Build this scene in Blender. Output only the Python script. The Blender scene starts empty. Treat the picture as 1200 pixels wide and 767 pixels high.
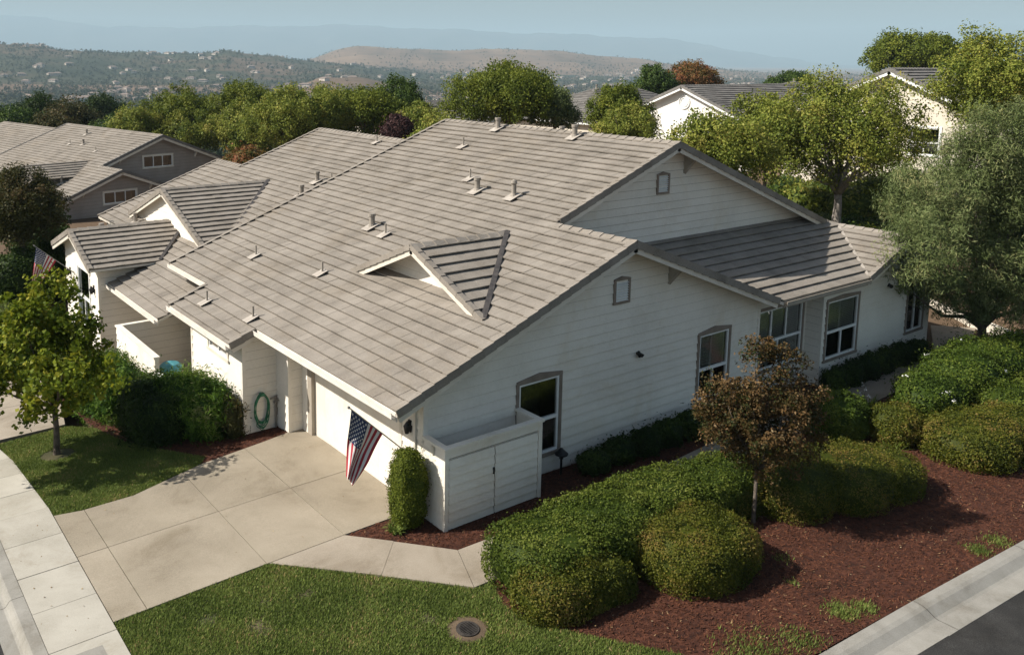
import bpy, math, random
import numpy as np
from mathutils import Vector, Matrix

# ------------------------------------------------------------------ camera, sky, sun, exposure
SC = bpy.context.scene
COL = SC.collection
CAM = np.array([-10.044, -14.242, 9.541])
YAW, PITCH, ROLL, FPX, PPX, PPY = 0.9430907, -0.1435020, 0.0086689, 1028.363, 511.513, 219.81
SUN_TO = np.array([-4.13, 2.20, 3.97]); SUN_TO = SUN_TO / np.linalg.norm(SUN_TO)
SUN_STRENGTH, SKY_STRENGTH, EXPOSURE = 5.0, 0.058, 0.68
HAZE_DENSITY = 1.25e-4

_cf = np.array([math.cos(PITCH) * math.cos(YAW), math.cos(PITCH) * math.sin(YAW), math.sin(PITCH)])
_r = np.array([math.sin(YAW), -math.cos(YAW), 0.0])
_u = np.cross(_r, _cf)
_r2 = math.cos(ROLL) * _r + math.sin(ROLL) * _u
_u2 = -math.sin(ROLL) * _r + math.cos(ROLL) * _u
FH = np.array([math.cos(YAW), math.sin(YAW), 0.0])


def at(px, py, D):
    """world point seen at a photograph position, D metres ahead of the camera"""
    d = _cf + _r2 * (px - PPX) / FPX - _u2 * (py - PPY) / FPX
    return CAM + d * (D / (d @ FH))


cam = bpy.data.cameras.new('camera')
cam.sensor_width = 36.0
cam.lens = FPX / 1200 * 36.0
cam.shift_x = (600 - PPX) / 1200
cam.shift_y = (PPY - 383.5) / 1200
cam.clip_start = 0.1
cam.clip_end = 60000
camo = bpy.data.objects.new('camera', cam)
COL.objects.link(camo)
camo.matrix_world = Matrix([[_r2[0], _u2[0], -_cf[0], CAM[0]], [_r2[1], _u2[1], -_cf[1], CAM[1]],
                            [_r2[2], _u2[2], -_cf[2], CAM[2]], [0, 0, 0, 1]])
SC.camera = camo

world = bpy.data.worlds.new('World')
SC.world = world
world.use_nodes = True
wn = world.node_tree
sky = wn.nodes.new('ShaderNodeTexSky')
sky.sky_type = 'NISHITA'
sky.sun_disc = False
sky.sun_elevation = math.asin(SUN_TO[2])
sky.sun_rotation = math.atan2(SUN_TO[0], SUN_TO[1])
sky.altitude = 100
sky.air_density = 1.35
sky.dust_density = 3.0
sky.ozone_density = 1.5
wn.links.new(sky.outputs[0], wn.nodes['Background'].inputs[0])
wn.nodes['Background'].inputs[1].default_value = SKY_STRENGTH

sun = bpy.data.lights.new('sun', 'SUN')
sun.energy = SUN_STRENGTH
sun.angle = math.radians(0.5)
sun.color = (1.0, 0.94, 0.84)
suno = bpy.data.objects.new('sun', sun)
COL.objects.link(suno)
suno.rotation_euler = Vector(SUN_TO).to_track_quat('Z', 'Y').to_euler()
suno.location = (-40, 20, 40)

SC.view_settings.view_transform = 'Standard'
SC.view_settings.look = 'None'
SC.view_settings.gamma = 1
SC.view_settings.use_curve_mapping = False
SC.view_settings.exposure = EXPOSURE
SC.render.engine = 'CYCLES'
SC.cycles.use_denoising = True
SC.cycles.max_bounces = 8
SC.cycles.transparent_max_bounces = 8
SC.cycles.caustics_reflective = False
SC.cycles.caustics_refractive = False

rng = np.random.default_rng(7)
random.seed(7)


# ------------------------------------------------------------------ materials
def new_mat(name):
    m = bpy.data.materials.new(name)
    m.use_nodes = True
    nt = m.node_tree
    return m, nt, nt.nodes['Principled BSDF']


def N(nt, t, **kw):
    n = nt.nodes.new(t)
    for k, v in kw.items():
        setattr(n, k, v)
    return n


def ramp(nt, cols, pos=None):
    r = N(nt, 'ShaderNodeValToRGB')
    el = r.color_ramp.elements
    n = len(cols)
    for i, c in enumerate(cols):
        p = pos[i] if pos else i / (n - 1)
        if i < 2:
            e = el[i]
            e.position = p
        else:
            e = el.new(p)
        e.color = (*c, 1)
    return r


def surf_mat(name, cols, scale=3.0, detail=6, rough=0.8, bump=0.0, bscale=None, pos=None, tone=0.0, spec=0.3, fine=0.0, fscale=60, rrough=0.6, stain=0.0, sscale=.5):
    """noise-varied surface; tone mixes in the per-face tone attribute, fine adds a speckle"""
    m, nt, b = new_mat(name)
    tc = N(nt, 'ShaderNodeTexCoord')
    nz = N(nt, 'ShaderNodeTexNoise')
    nz.inputs['Scale'].default_value = scale
    nz.inputs['Detail'].default_value = detail
    nz.inputs['Roughness'].default_value = rrough
    nt.links.new(tc.outputs['Object'], nz.inputs['Vector'])
    fac = nz.outputs['Fac']
    if fine:
        n2 = N(nt, 'ShaderNodeTexNoise')
        n2.inputs['Scale'].default_value = fscale
        n2.inputs['Detail'].default_value = 2
        nt.links.new(tc.outputs['Object'], n2.inputs['Vector'])
        mx = N(nt, 'ShaderNodeMix')
        mx.inputs[0].default_value = fine
        nt.links.new(fac, mx.inputs[2])
        nt.links.new(n2.outputs['Fac'], mx.inputs[3])
        fac = mx.outputs[0]
    if tone:
        at_ = N(nt, 'ShaderNodeAttribute', attribute_name='tone')
        mx = N(nt, 'ShaderNodeMix')
        mx.inputs[0].default_value = tone
        nt.links.new(fac, mx.inputs[2])
        nt.links.new(at_.outputs['Fac'], mx.inputs[3])
        fac = mx.outputs[0]
    if pos is None: pos = {2: [.36, .64], 3: [.30, .5, .70]}.get(len(cols))
    r = ramp(nt, cols, pos)
    nt.links.new(fac, r.inputs[0])
    col = r.outputs[0]
    if stain:
        ns = N(nt, 'ShaderNodeTexNoise'); ns.inputs['Scale'].default_value = sscale; ns.inputs['Detail'].default_value = 10; ns.inputs['Roughness'].default_value = .72; ns.inputs['Distortion'].default_value = .6
        nt.links.new(tc.outputs['Object'], ns.inputs['Vector'])
        rs = ramp(nt, [(1 - stain, (1 - stain) * .97, (1 - stain) * .92), (1 - stain * .35, 1 - stain * .36, 1 - stain * .4), (1, 1, 1)], [.36, .47, .60])
        nt.links.new(ns.outputs['Fac'], rs.inputs[0])
        mm = N(nt, 'ShaderNodeMix', data_type='RGBA', blend_type='MULTIPLY'); mm.inputs[0].default_value = 1.0
        nt.links.new(col, mm.inputs[6]); nt.links.new(rs.outputs[0], mm.inputs[7])
        col = mm.outputs[2]
    nt.links.new(col, b.inputs['Base Color'])
    b.inputs['Roughness'].default_value = rough
    b.inputs['Specular IOR Level'].default_value = spec
    if bump:
        nb = N(nt, 'ShaderNodeTexNoise')
        nb.inputs['Scale'].default_value = bscale or scale * 8
        nb.inputs['Detail'].default_value = 5
        nt.links.new(tc.outputs['Object'], nb.inputs['Vector'])
        bp = N(nt, 'ShaderNodeBump')
        bp.inputs['Strength'].default_value = bump
        bp.inputs['Distance'].default_value = 0.02
        nt.links.new(nb.outputs['Fac'], bp.inputs['Height'])
        nt.links.new(bp.outputs[0], b.inputs['Normal'])
    return m


def leaf_mat(name, cols, pos=None, trans=0.3, rough=0.55):
    m, nt, b = new_mat(name)
    a = N(nt, 'ShaderNodeAttribute', attribute_name='tone')
    r = ramp(nt, cols, pos)
    nt.links.new(a.outputs['Fac'], r.inputs[0])
    nt.links.new(r.outputs[0], b.inputs['Base Color'])
    b.inputs['Roughness'].default_value = rough
    b.inputs['Specular IOR Level'].default_value = 0.12
    t = N(nt, 'ShaderNodeBsdfTranslucent')
    nt.links.new(r.outputs[0], t.inputs[0])
    mx = N(nt, 'ShaderNodeMixShader')
    mx.inputs[0].default_value = trans
    nt.links.new(b.outputs[0], mx.inputs[1])
    nt.links.new(t.outputs[0], mx.inputs[2])
    nt.links.new(mx.outputs[0], nt.nodes['Material Output'].inputs[0])
    return m


def glass_mat(name):
    m, nt, b = new_mat(name)
    nt.nodes.remove(b)
    g = N(nt, 'ShaderNodeBsdfGlossy')
    g.inputs['Roughness'].default_value = 0.01
    t = N(nt, 'ShaderNodeBsdfTransparent')
    t.inputs[0].default_value = (0.88, 0.91, 0.91, 1)
    f = N(nt, 'ShaderNodeFresnel')
    f.inputs[0].default_value = 2.3
    mx = N(nt, 'ShaderNodeMixShader')
    nt.links.new(f.outputs[0], mx.inputs[0])
    nt.links.new(t.outputs[0], mx.inputs[1])
    nt.links.new(g.outputs[0], mx.inputs[2])
    nt.links.new(mx.outputs[0], nt.nodes['Material Output'].inputs[0])
    return m


M = {}
M['tile'] = surf_mat('roof_tile', [(0.1531, 0.1349, 0.1137), (0.2411, 0.2138, 0.1834), (0.3146, 0.2813, 0.2449)], 1.1, 7, .85, .35, 40, tone=.10, fine=.3, fscale=25, stain=.07, sscale=.35)
M['tile_grey'] = surf_mat('roof_tile_grey', [(.10, .095, .09), (.17, .16, .15), (.24, .225, .21)], .8, 7, .85, .3, 40, tone=.2, fine=.3, fscale=25, stain=.15, sscale=.3)
M['felt'] = surf_mat('roof_felt', [(.02, .02, .02), (.05, .045, .04)], 6, 3, .95)
M['flash'] = surf_mat('valley_metal', [(.035, .032, .032), (.07, .062, .058)], 6, 3, .6)
M['siding'] = surf_mat('painted_siding', [(0.6666, 0.6205, 0.5435), (0.753, 0.7069, 0.6299), (0.807, 0.7609, 0.6839)], .7, 6, .6, .12, 30, fine=.25, fscale=14, stain=.07, sscale=.5)
M['siding_tan'] = surf_mat('tan_siding', [(.26, .225, .20), (.31, .27, .24), (.35, .31, .275)], .7, 6, .7, .1, 30)
M['lap'] = surf_mat('lap_shade', [(.26, .235, .20), (.36, .33, .285)], 2, 5, .8)  # shade line painted along the board top under each lap
M['lap_tan'] = surf_mat('lap_shade_tan', [(.15, .13, .115), (.20, .175, .155)], 2, 5, .8)  # the same painted lap shade for tan boards
M['stucco'] = surf_mat('pale_stucco', [(.76, .73, .68), (.84, .81, .77)], 1.2, 6, .9, .2, 60)
M['stucco_beige'] = surf_mat('beige_stucco', [(0.5833, 0.5273, 0.4393), (0.6633, 0.6073, 0.5193)], 1.2, 6, .9, .2, 60)
M['cream'] = surf_mat('cream_trim', [(.60, .55, .47), (.68, .63, .55)], 2, 4, .5, .05)
M['gutter'] = surf_mat('gutter_paint', [(.62, .58, .52), (.72, .68, .62)], 2, 4, .35)
M['white'] = surf_mat('white_vinyl', [(.72, .72, .70), (.80, .80, .78)], 2, 4, .35)
M['taupe'] = surf_mat('taupe_trim', [(0.1917, 0.1537, 0.1221), (0.2591, 0.2085, 0.1705)], 3, 5, .6, .05)
M['taupe2'] = surf_mat('corbel_paint', [(.30, .26, .215), (.36, .32, .265)], 3, 5, .6, .05)
M['glass'] = glass_mat('window_glass')
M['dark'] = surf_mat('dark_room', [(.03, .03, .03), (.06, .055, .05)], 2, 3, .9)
M['black'] = surf_mat('black_metal', [(.012, .012, .012), (.025, .025, .025)], 5, 3, .45)
M['pipe'] = surf_mat('vent_pipe_paint', [(.22, .195, .165), (.31, .275, .235)], 4, 5, .7)
M['lead'] = surf_mat('vent_flashing', [(.34, .30, .26), (.45, .41, .36)], 5, 5, .6)
M['concrete'] = surf_mat('sidewalk_concrete', [(.29, .27, .225), (.40, .375, .325), (.47, .445, .39)], .9, 8, .9, .25, 70, fine=.25, fscale=45, tone=.2, stain=.2, sscale=.7)
M['aggregate'] = surf_mat('aggregate_concrete', [(0.2073, 0.1755, 0.1345), (0.2978, 0.2569, 0.1977), (0.3796, 0.3295, 0.2613)], .55, 8, .95, .4, 110, fine=.45, fscale=48, tone=.15, stain=.26, sscale=.55)
M['path'] = surf_mat('walkway_concrete', [(0.2334, 0.198, 0.1575), (0.3264, 0.2809, 0.2252), (0.4097, 0.3591, 0.2984)], .6, 8, .95, .4, 110, fine=.45, fscale=48, tone=.15, stain=.24, sscale=.6)
M['kerb'] = surf_mat('kerb_concrete', [(0.1991, 0.1888, 0.1647), (0.2883, 0.2746, 0.2471), (0.3432, 0.3295, 0.2986)], 1.0, 8, .9, .25, 60, fine=.25, fscale=40, stain=.28, sscale=.9)
M['asphalt'] = surf_mat('asphalt', [(.012, .012, .012), (.032, .031, .030), (.08, .078, .075)], 1.5, 8, .95, .6, 130, fine=.55, fscale=70, stain=.35, sscale=.6)
M['soil'] = surf_mat('soil', [(.05, .035, .022), (.11, .078, .05), (.17, .125, .08)], 1.5, 8, .95, .6, 40)
M['lawnsoil'] = surf_mat('lawn_base', [(.035, .040, .014), (.075, .066, .032), (.14, .11, .065)], 1.1, 8, .95, .5, 60, pos=[.35, .58, .8])
M['mulchsoil'] = surf_mat('mulch_base', [(.022, .008, .005), (.065, .021, .011), (.12, .044, .024)], 9, 8, .95, .8, 60, stain=.4, sscale=1.1)
M['drygrass'] = surf_mat('dry_hill_grass', [(0.12, 0.0825, 0.0488), (0.21, 0.1462, 0.09), (0.27, 0.2025, 0.1275)], .8, 8, .95, .5, 20)
M['bark'] = surf_mat('bark', [(.05, .038, .03), (.11, .088, .07), (.17, .14, .115)], 6, 6, .95, .7, 30)
M['bark_pale'] = surf_mat('pale_bark', [(.12, .10, .085), (.22, .19, .165), (.30, .27, .24)], 6, 6, .95, .6, 30)
M['hose'] = surf_mat('green_hose', [(.02, .12, .06), (.035, .18, .09)], 5, 3, .45)
M['teal'] = surf_mat('teal_plastic', [(.05, .20, .24), (.09, .28, .32)], 5, 3, .5)
M['pole'] = surf_mat('pole_metal', [(.25, .24, .22), (.36, .34, .31)], 6, 3, .4)
M['flag_red'] = surf_mat('flag_red', [(.28, .022, .035), (.38, .035, .05)], 5, 3, .8)
M['flag_white'] = surf_mat('flag_white', [(.58, .54, .52), (.68, .65, .62)], 5, 3, .8)
M['flag_blue'] = surf_mat('flag_blue', [(.022, .034, .085), (.034, .05, .12)], 5, 3, .8)
M['iron'] = surf_mat('drain_iron', [(.025, .022, .02), (.06, .052, .045)], 12, 4, .7)

M['grass'] = leaf_mat('grass_blades', [(0.0694, 0.0987, 0.0205), (0.1386, 0.1888, 0.0406), (0.2184, 0.2617, 0.0637), (0.4542, 0.3148, 0.1543)], [0, .45, .85, 1], .25)
M['chips'] = surf_mat('bark_chips', [(0.0285, 0.0089, 0.0046), (0.0854, 0.0294, 0.0138), (0.1343, 0.0497, 0.0236), (0.2442, 0.1598, 0.0839)], 3, 2, .9, tone=.97, pos=[0, .45, .93, 1])
M['lf_hedge'] = leaf_mat('hedge_leaves', [(0.0298, 0.0481, 0.0074), (0.0686, 0.1008, 0.0142), (0.1201, 0.1489, 0.0233), (0.1714, 0.1922, 0.0409)])
M['lf_olive'] = leaf_mat('bronze_hedge_leaves', [(0.0388, 0.0504, 0.0074), (0.0867, 0.1005, 0.0125), (0.1407, 0.1296, 0.0212), (0.2014, 0.1301, 0.0427)])
M['lf_lime'] = leaf_mat('lime_leaves', [(0.0314, 0.0551, 0.0091), (0.0752, 0.1152, 0.0162), (0.1403, 0.17, 0.0249)])
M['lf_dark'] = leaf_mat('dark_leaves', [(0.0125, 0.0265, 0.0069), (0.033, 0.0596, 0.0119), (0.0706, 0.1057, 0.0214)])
M['lf_oleander'] = leaf_mat('oleander_leaves', [(0.0212, 0.0541, 0.0092), (0.0608, 0.1206, 0.0145), (0.1228, 0.2051, 0.0256), (0.2217, 0.2217, 0.087)])
M['lf_yg'] = leaf_mat('yellow_green_leaves', [(0.0576, 0.0881, 0.0159), (0.1504, 0.185, 0.0297), (0.25, 0.2708, 0.0489), (0.3278, 0.2862, 0.0712)])
M['lf_mid'] = leaf_mat('mid_green_leaves', [(0.052, 0.0768, 0.0118), (0.1252, 0.1568, 0.0202), (0.2239, 0.2375, 0.034)])
M['lf_deep'] = leaf_mat('deep_green_leaves', [(0.022, 0.0466, 0.0114), (0.0543, 0.093, 0.0191), (0.105, 0.149, 0.0293)])
M['lf_red'] = leaf_mat('bronze_leaves', [(0.0286, 0.0445, 0.0114), (0.0339, 0.0361, 0.0112), (0.0801, 0.051, 0.0182), (0.1378, 0.0766, 0.0304), (0.1973, 0.1408, 0.0707)], trans=.2)
M['lf_autumn'] = leaf_mat('autumn_leaves', [(0.0713, 0.079, 0.022), (0.2035, 0.1188, 0.0418), (0.3222, 0.1143, 0.0604)])
M['lf_purple'] = leaf_mat('purple_leaves', [(0.0286, 0.0156, 0.0156), (0.065, 0.0325, 0.0325), (0.117, 0.065, 0.0585)])
M['lf_silver'] = leaf_mat('silver_green_leaves', [(0.0472, 0.0661, 0.0212), (0.1003, 0.1319, 0.042), (0.1692, 0.2022, 0.0787), (0.2568, 0.2465, 0.1078)], trans=.2)
M['lf_redbud'] = leaf_mat('heart_leaves', [(0.0375, 0.0643, 0.0075), (0.1073, 0.1496, 0.012), (0.1969, 0.2339, 0.0198), (0.3074, 0.281, 0.0281)], trans=.35)
M['lf_redgreen'] = leaf_mat('dull_red_green_leaves', [(0.0256, 0.0287, 0.0102), (0.0643, 0.0658, 0.0196), (0.1156, 0.0771, 0.0355)])
M['twig'] = surf_mat('twigs', [(.012, .012, .007), (.028, .024, .014)], 8, 4, .95)
M['petal'] = surf_mat('white_petals', [(.6, .6, .58), (.75, .75, .74)], 5, 3, .6)
M['lf_far'] = leaf_mat('far_leaves', [(.016, .026, .010), (.036, .048, .018), (.075, .075, .03)], trans=.1)


# ------------------------------------------------------------------ mesh building
def world_loc(o):
    v = np.zeros(3)
    while o is not None:
        v += np.array(o.location)
        o = o.parent
    return v


def finish(name, V, F, mats, mi=None, tone=None, parent=None, local=False, smooth=False):
    me = bpy.data.meshes.new(name)
    V = np.asarray(V, dtype=np.float64)
    if parent is not None and not local:
        V = V - world_loc(parent)
    if isinstance(F, np.ndarray):
        k = F.shape[1]
        ls = np.arange(0, F.size, k, dtype=np.int32)
        lt = np.full(len(F), k, dtype=np.int32)
        lv = F.astype(np.int32).ravel()
    else:
        lt = np.array([len(f) for f in F], dtype=np.int32)
        ls = np.concatenate([[0], np.cumsum(lt)[:-1]]).astype(np.int32)
        lv = np.array([i for f in F for i in f], dtype=np.int32)
    me.vertices.add(len(V))
    me.vertices.foreach_set('co', V.astype(np.float32).ravel())
    me.loops.add(len(lv))
    me.loops.foreach_set('vertex_index', lv)
    me.polygons.add(len(lt))
    me.polygons.foreach_set('loop_start', ls)
    try:
        me.polygons.foreach_set('loop_total', lt)
    except Exception:
        pass
    for m in mats:
        me.materials.append(M[m] if isinstance(m, str) else m)
    if mi is not None:
        me.polygons.foreach_set('material_index', np.asarray(mi, dtype=np.int32))
    if tone is not None:
        a = me.attributes.new('tone', 'FLOAT', 'FACE')
        a.data.foreach_set('value', np.asarray(tone, dtype=np.float32))
    me.polygons.foreach_set('use_smooth', np.full(len(lt), bool(smooth)))
    me.update(calc_edges=True)
    o = bpy.data.objects.new(name, me)
    COL.objects.link(o)
    if parent is not None:
        o.parent = parent
    return o


def tag(o, label=None, cat=None, group=None, kind=None):
    if label: o['label'] = label
    if cat: o['category'] = cat
    if group: o['group'] = group
    if kind: o['kind'] = kind
    return o


def thing(name, label, cat, loc=(0, 0, 0), rz=0.0, group=None):
    o = bpy.data.objects.new(name, None)
    o.empty_display_size = 0.2
    COL.objects.link(o)
    o.location = [float(v) for v in loc]
    o.rotation_euler = (0, 0, rz)
    return tag(o, label, cat, group)


class MB:
    def __init__(s):
        s.V, s.F, s.m, s.t = [], [], [], []

    def face(s, pts, m=0, t=.5):
        n = len(s.V)
        s.V += [tuple(p) for p in pts]
        s.F.append(list(range(n, n + len(pts))))
        s.m.append(m); s.t.append(t)

    def hexa(s, p, m=0, t=.5):
        """eight corners: bottom ring 0-3, top ring 4-7"""
        n = len(s.V)
        s.V += [tuple(q) for q in p]
        for f in ((3, 2, 1, 0), (4, 5, 6, 7), (0, 1, 5, 4), (1, 2, 6, 5), (2, 3, 7, 6), (3, 0, 4, 7)):
            s.F.append([n + i for i in f]); s.m.append(m); s.t.append(t)

    def box(s, x0, x1, y0, y1, z0, z1, m=0, t=.5):
        s.hexa([(x0, y0, z0), (x1, y0, z0), (x1, y1, z0), (x0, y1, z0), (x0, y0, z1), (x1, y0, z1), (x1, y1, z1), (x0, y1, z1)], m, t)

    def obox(s, c, a, b, d, m=0, t=.5):
        """box centred at c with half-axis vectors a, b, d"""
        c, a, b, d = (np.asarray(v, float) for v in (c, a, b, d))
        s.hexa([c - a - b - d, c + a - b - d, c + a + b - d, c - a + b - d, c - a - b + d, c + a - b + d, c + a + b + d, c - a + b + d], m, t)

    def bar(s, p0, p1, w, h, up=(0, 0, 1), m=0, t=.5):
        p0, p1, up = (np.asarray(v, float) for v in (p0, p1, up))
        d = p1 - p0
        L = np.linalg.norm(d); d = d / L
        sd = np.cross(d, up); sd /= np.linalg.norm(sd)
        u = np.cross(sd, d)
        s.obox((p0 + p1) / 2, d * L / 2, sd * w / 2, u * h / 2, m, t)

    def prism(s, poly, d, m=0, t=.5):
        """extrude a 3D polygon along vector d"""
        poly = [np.asarray(p, float) for p in poly]; d = np.asarray(d, float)
        n = len(s.V); k = len(poly)
        s.V += [tuple(p) for p in poly] + [tuple(p + d) for p in poly]
        s.F.append([n + i for i in reversed(range(k))]); s.F.append([n + k + i for i in range(k)])
        s.m += [m, m]; s.t += [t, t]
        for i in range(k):
            j = (i + 1) % k
            s.F.append([n + i, n + j, n + k + j, n + k + i]); s.m.append(m); s.t.append(t)

    def tube(s, pts, rad, seg=8, m=0, t=.5, caps=True):
        pts = [np.asarray(p, float) for p in pts]
        rad = [rad] * len(pts) if np.isscalar(rad) else rad
        n0 = len(s.V)
        prev = None
        for i, p in enumerate(pts):
            d = pts[min(i + 1, len(pts) - 1)] - pts[max(i - 1, 0)]
            d = d / (np.linalg.norm(d) + 1e-9)
            if prev is None:
                ref = np.array([0, 0, 1.]) if abs(d[2]) < .9 else np.array([1., 0, 0])
            else:
                ref = prev
            a = ref - d * (ref @ d); a /= (np.linalg.norm(a) + 1e-9)
            prev = a
            b = np.cross(d, a)
            for k in range(seg):
                an = 2 * math.pi * k / seg
                s.V.append(tuple(p + (a * math.cos(an) + b * math.sin(an)) * rad[i]))
        for i in range(len(pts) - 1):
            for k in range(seg):
                q = (k + 1) % seg
                s.F.append([n0 + i * seg + k, n0 + i * seg + q, n0 + (i + 1) * seg + q, n0 + (i + 1) * seg + k])
                s.m.append(m); s.t.append(t)
        if caps:
            s.F.append([n0 + k for k in reversed(range(seg))]); s.m.append(m); s.t.append(t)
            e = n0 + (len(pts) - 1) * seg
            s.F.append([e + k for k in range(seg)]); s.m.append(m); s.t.append(t)

    def build(s, name, mats, parent=None, local=False, smooth=False):
        if isinstance(mats, str): mats = [mats]
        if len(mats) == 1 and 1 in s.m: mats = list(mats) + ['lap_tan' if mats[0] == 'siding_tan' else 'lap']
        return finish(name, s.V, s.F, mats, s.m, s.t, parent, local, smooth)


class SP:
    """several meshes of one kind: every rake, ridge or wall panel its own part"""
    def __init__(s): s.l = []

    def new(s):
        s.l.append(MB()); return s.l[-1]

    def build(s, *a, **k):
        return [m.build(*a, **k) for m in s.l]


def clip(poly, n, c):
    """keep the part of a 2D polygon with n.p <= c"""
    out = []
    for i in range(len(poly)):
        a, b = poly[i], poly[(i + 1) % len(poly)]
        da, db = n[0] * a[0] + n[1] * a[1] - c, n[0] * b[0] + n[1] * b[1] - c
        if da <= 1e-9: out.append(a)
        if (da < -1e-9 and db > 1e-9) or (da > 1e-9 and db < -1e-9):
            t = da / (da - db)
            out.append((a[0] + (b[0] - a[0]) * t, a[1] + (b[1] - a[1]) * t))
    return out


def clip_convex(poly, conv):
    k = len(conv)
    ar = sum(conv[i][0] * conv[(i + 1) % k][1] - conv[(i + 1) % k][0] * conv[i][1] for i in range(k))
    if ar < 0: conv = conv[::-1]
    for i in range(k):
        a, b = conv[i], conv[(i + 1) % k]
        n = (b[1] - a[1], -(b[0] - a[0]))
        poly = clip(poly, n, n[0] * a[0] + n[1] * a[1])
        if len(poly) < 3: return []
    return poly


def inpoly(P, poly):
    x, y = P[:, 0], P[:, 1]
    r = np.zeros(len(P), bool)
    k = len(poly)
    for i in range(k):
        x1, y1 = poly[i]; x2, y2 = poly[(i + 1) % k]
        c = ((y1 > y) != (y2 > y)) & (x < (x2 - x1) * (y - y1) / (y2 - y1 + 1e-12) + x1)
        r ^= c
    return r


# ------------------------------------------------------------------ roofs, walls, windows
def tiles(mb, pts, e=.335, w=.30, hf=.070, hb=.014, lip=.040, m=0, ref=None):
    P = [np.asarray(p, float) for p in pts]
    n = np.cross(P[1] - P[0], P[2] - P[0]); n /= np.linalg.norm(n)
    if n[2] < 0: n = -n
    up = np.array([0, 0, 1.]) - n * n[2]; up /= np.linalg.norm(up)
    u = np.cross(up, n)
    O = P[int(np.argmin([p @ up for p in P]))] if ref is None else np.asarray(ref, float)
    Q = [((p - O) @ u, (p - O) @ up) for p in P]
    s0 = min(q[1] for q in Q); s1 = max(q[1] for q in Q)
    u0 = min(q[0] for q in Q); u1 = max(q[0] for q in Q)
    i = int(math.floor(s0 / e + 1e-4))
    s = i * e
    while s < s1 - 1e-3:
        off = (i % 2) * w / 2 + .02 * math.sin(i * 7.3)
        k = 0
        ub = math.floor(u0 / w) * w
        while ub - w + off + k * w < u1:
            a = ub - w + off + k * w
            k += 1
            c = clip_convex([(a + .0018, s), (a + w - .0018, s), (a + w - .0018, s + e), (a + .0018, s + e)], Q)
            if len(c) < 3: continue
            t = float(np.clip(.5 + rng.normal() * .2, 0, 1))
            dz = rng.normal() * .0025
            top = []; bot = []
            for (cu, cs) in c:
                h = hb + (hf - hb) * (1 - (cs - s) / e) + dz
                b = O + u * cu + up * cs
                top.append(b + n * h); bot.append(b + n * max(h - lip, .002))
            mb.face(top, m, t)
            kk = len(c)
            for j in range(kk):
                q = (j + 1) % kk
                mb.face([bot[j], bot[q], top[q], top[j]], m, t)
        s += e; i += 1
    return n, up, u


def deck(mb, pts, th=.09):
    """roof deck: dark felt above, painted soffit below"""
    P = [np.asarray(p, float) for p in pts]
    n = np.cross(P[1] - P[0], P[2] - P[0]); n /= np.linalg.norm(n)
    if n[2] < 0:
        P = P[::-1]; n = -n
    mb.face([p + n * .001 for p in P], 0)
    B = [p - np.array([0, 0, th]) for p in P]
    mb.face(B[::-1], 1)
    for i in range(len(P)):
        j = (i + 1) % len(P)
        mb.face([P[i] + n * .001, B[i], B[j], P[j] + n * .001], 1)


def rake(mt, mf, p0, p1, out, e=.335, drop=.17, fas=.20):
    """rake tiles (mt) and fascia board (mf) along a sloping edge, p0 low, p1 high; out = horizontal direction off the roof"""
    if isinstance(mt, SP): mt, mf = mt.new(), mf.new()
    p0, p1, out = (np.asarray(v, float) for v in (p0, p1, out))
    L = np.linalg.norm(p1 - p0); d = (p1 - p0) / L
    w = np.cross(d, out)
    if w[2] < 0: w = -w
    k = max(1, int(round(L / e)))
    for i in range(k):
        a, b = L * i / k - .015, L * (i + 1) / k
        t = float(np.clip(.45 + rng.normal() * .15, 0, 1))
        lift0, lift1 = .100, .080
        A = p0 + d * a; B = p0 + d * b
        # top flap
        q = [A - out * .12 + w * (lift0 - .02), A + out * .03 + w * (lift0 - .02), B + out * .03 + w * (lift1 - .02), B - out * .12 + w * (lift1 - .02)]
        mt.hexa(q + [x + w * .014 for x in q], 0, t)
        x0 = .006 if i % 2 else 0.0
        q = [A + out * (.003 + x0) + w * (lift0 - .021 - drop), A + out * (.029 + x0) + w * (lift0 - .021 - drop), B + out * (.029) + w * (lift1 - .021 - drop), B + out * .003 + w * (lift1 - .021 - drop)]
        mt.hexa(q + [x + w * (drop) for x in q], 0, t)
    c0 = p0 - w * (fas / 2 + .02) - out * .025
    c1 = p1 - w * (fas / 2 + .02) - out * .025
    mf.bar(c0, c1, .04, fas, w)


def ridge(mt, p0, p1, pitch=.389, e=.34):
    if isinstance(mt, SP): mt = mt.new()
    p0, p1 = np.asarray(p0, float), np.asarray(p1, float)
    L = np.linalg.norm(p1 - p0); d = (p1 - p0) / L
    sd = np.cross(d, (0, 0, 1.)); sd /= np.linalg.norm(sd)
    u = np.cross(sd, d)
    k = max(1, int(round(L / e)))
    for i in range(k):
        t = float(np.clip(.5 + rng.normal() * .17, 0, 1))
        for sg in (-1, 1):
            A = p0 + d * (L * i / k - .02) + u * (.094)
            B = p0 + d * (L * (i + 1) / k) + u * (.070)
            o = sd * sg * .16 - u * .16 * (pitch + .08)
            q = [A, B, B + o, A + o] if sg < 0 else [A + o, B + o, B, A]
            mt.hexa([x - u * .03 for x in q] + q, 0, t)


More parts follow.
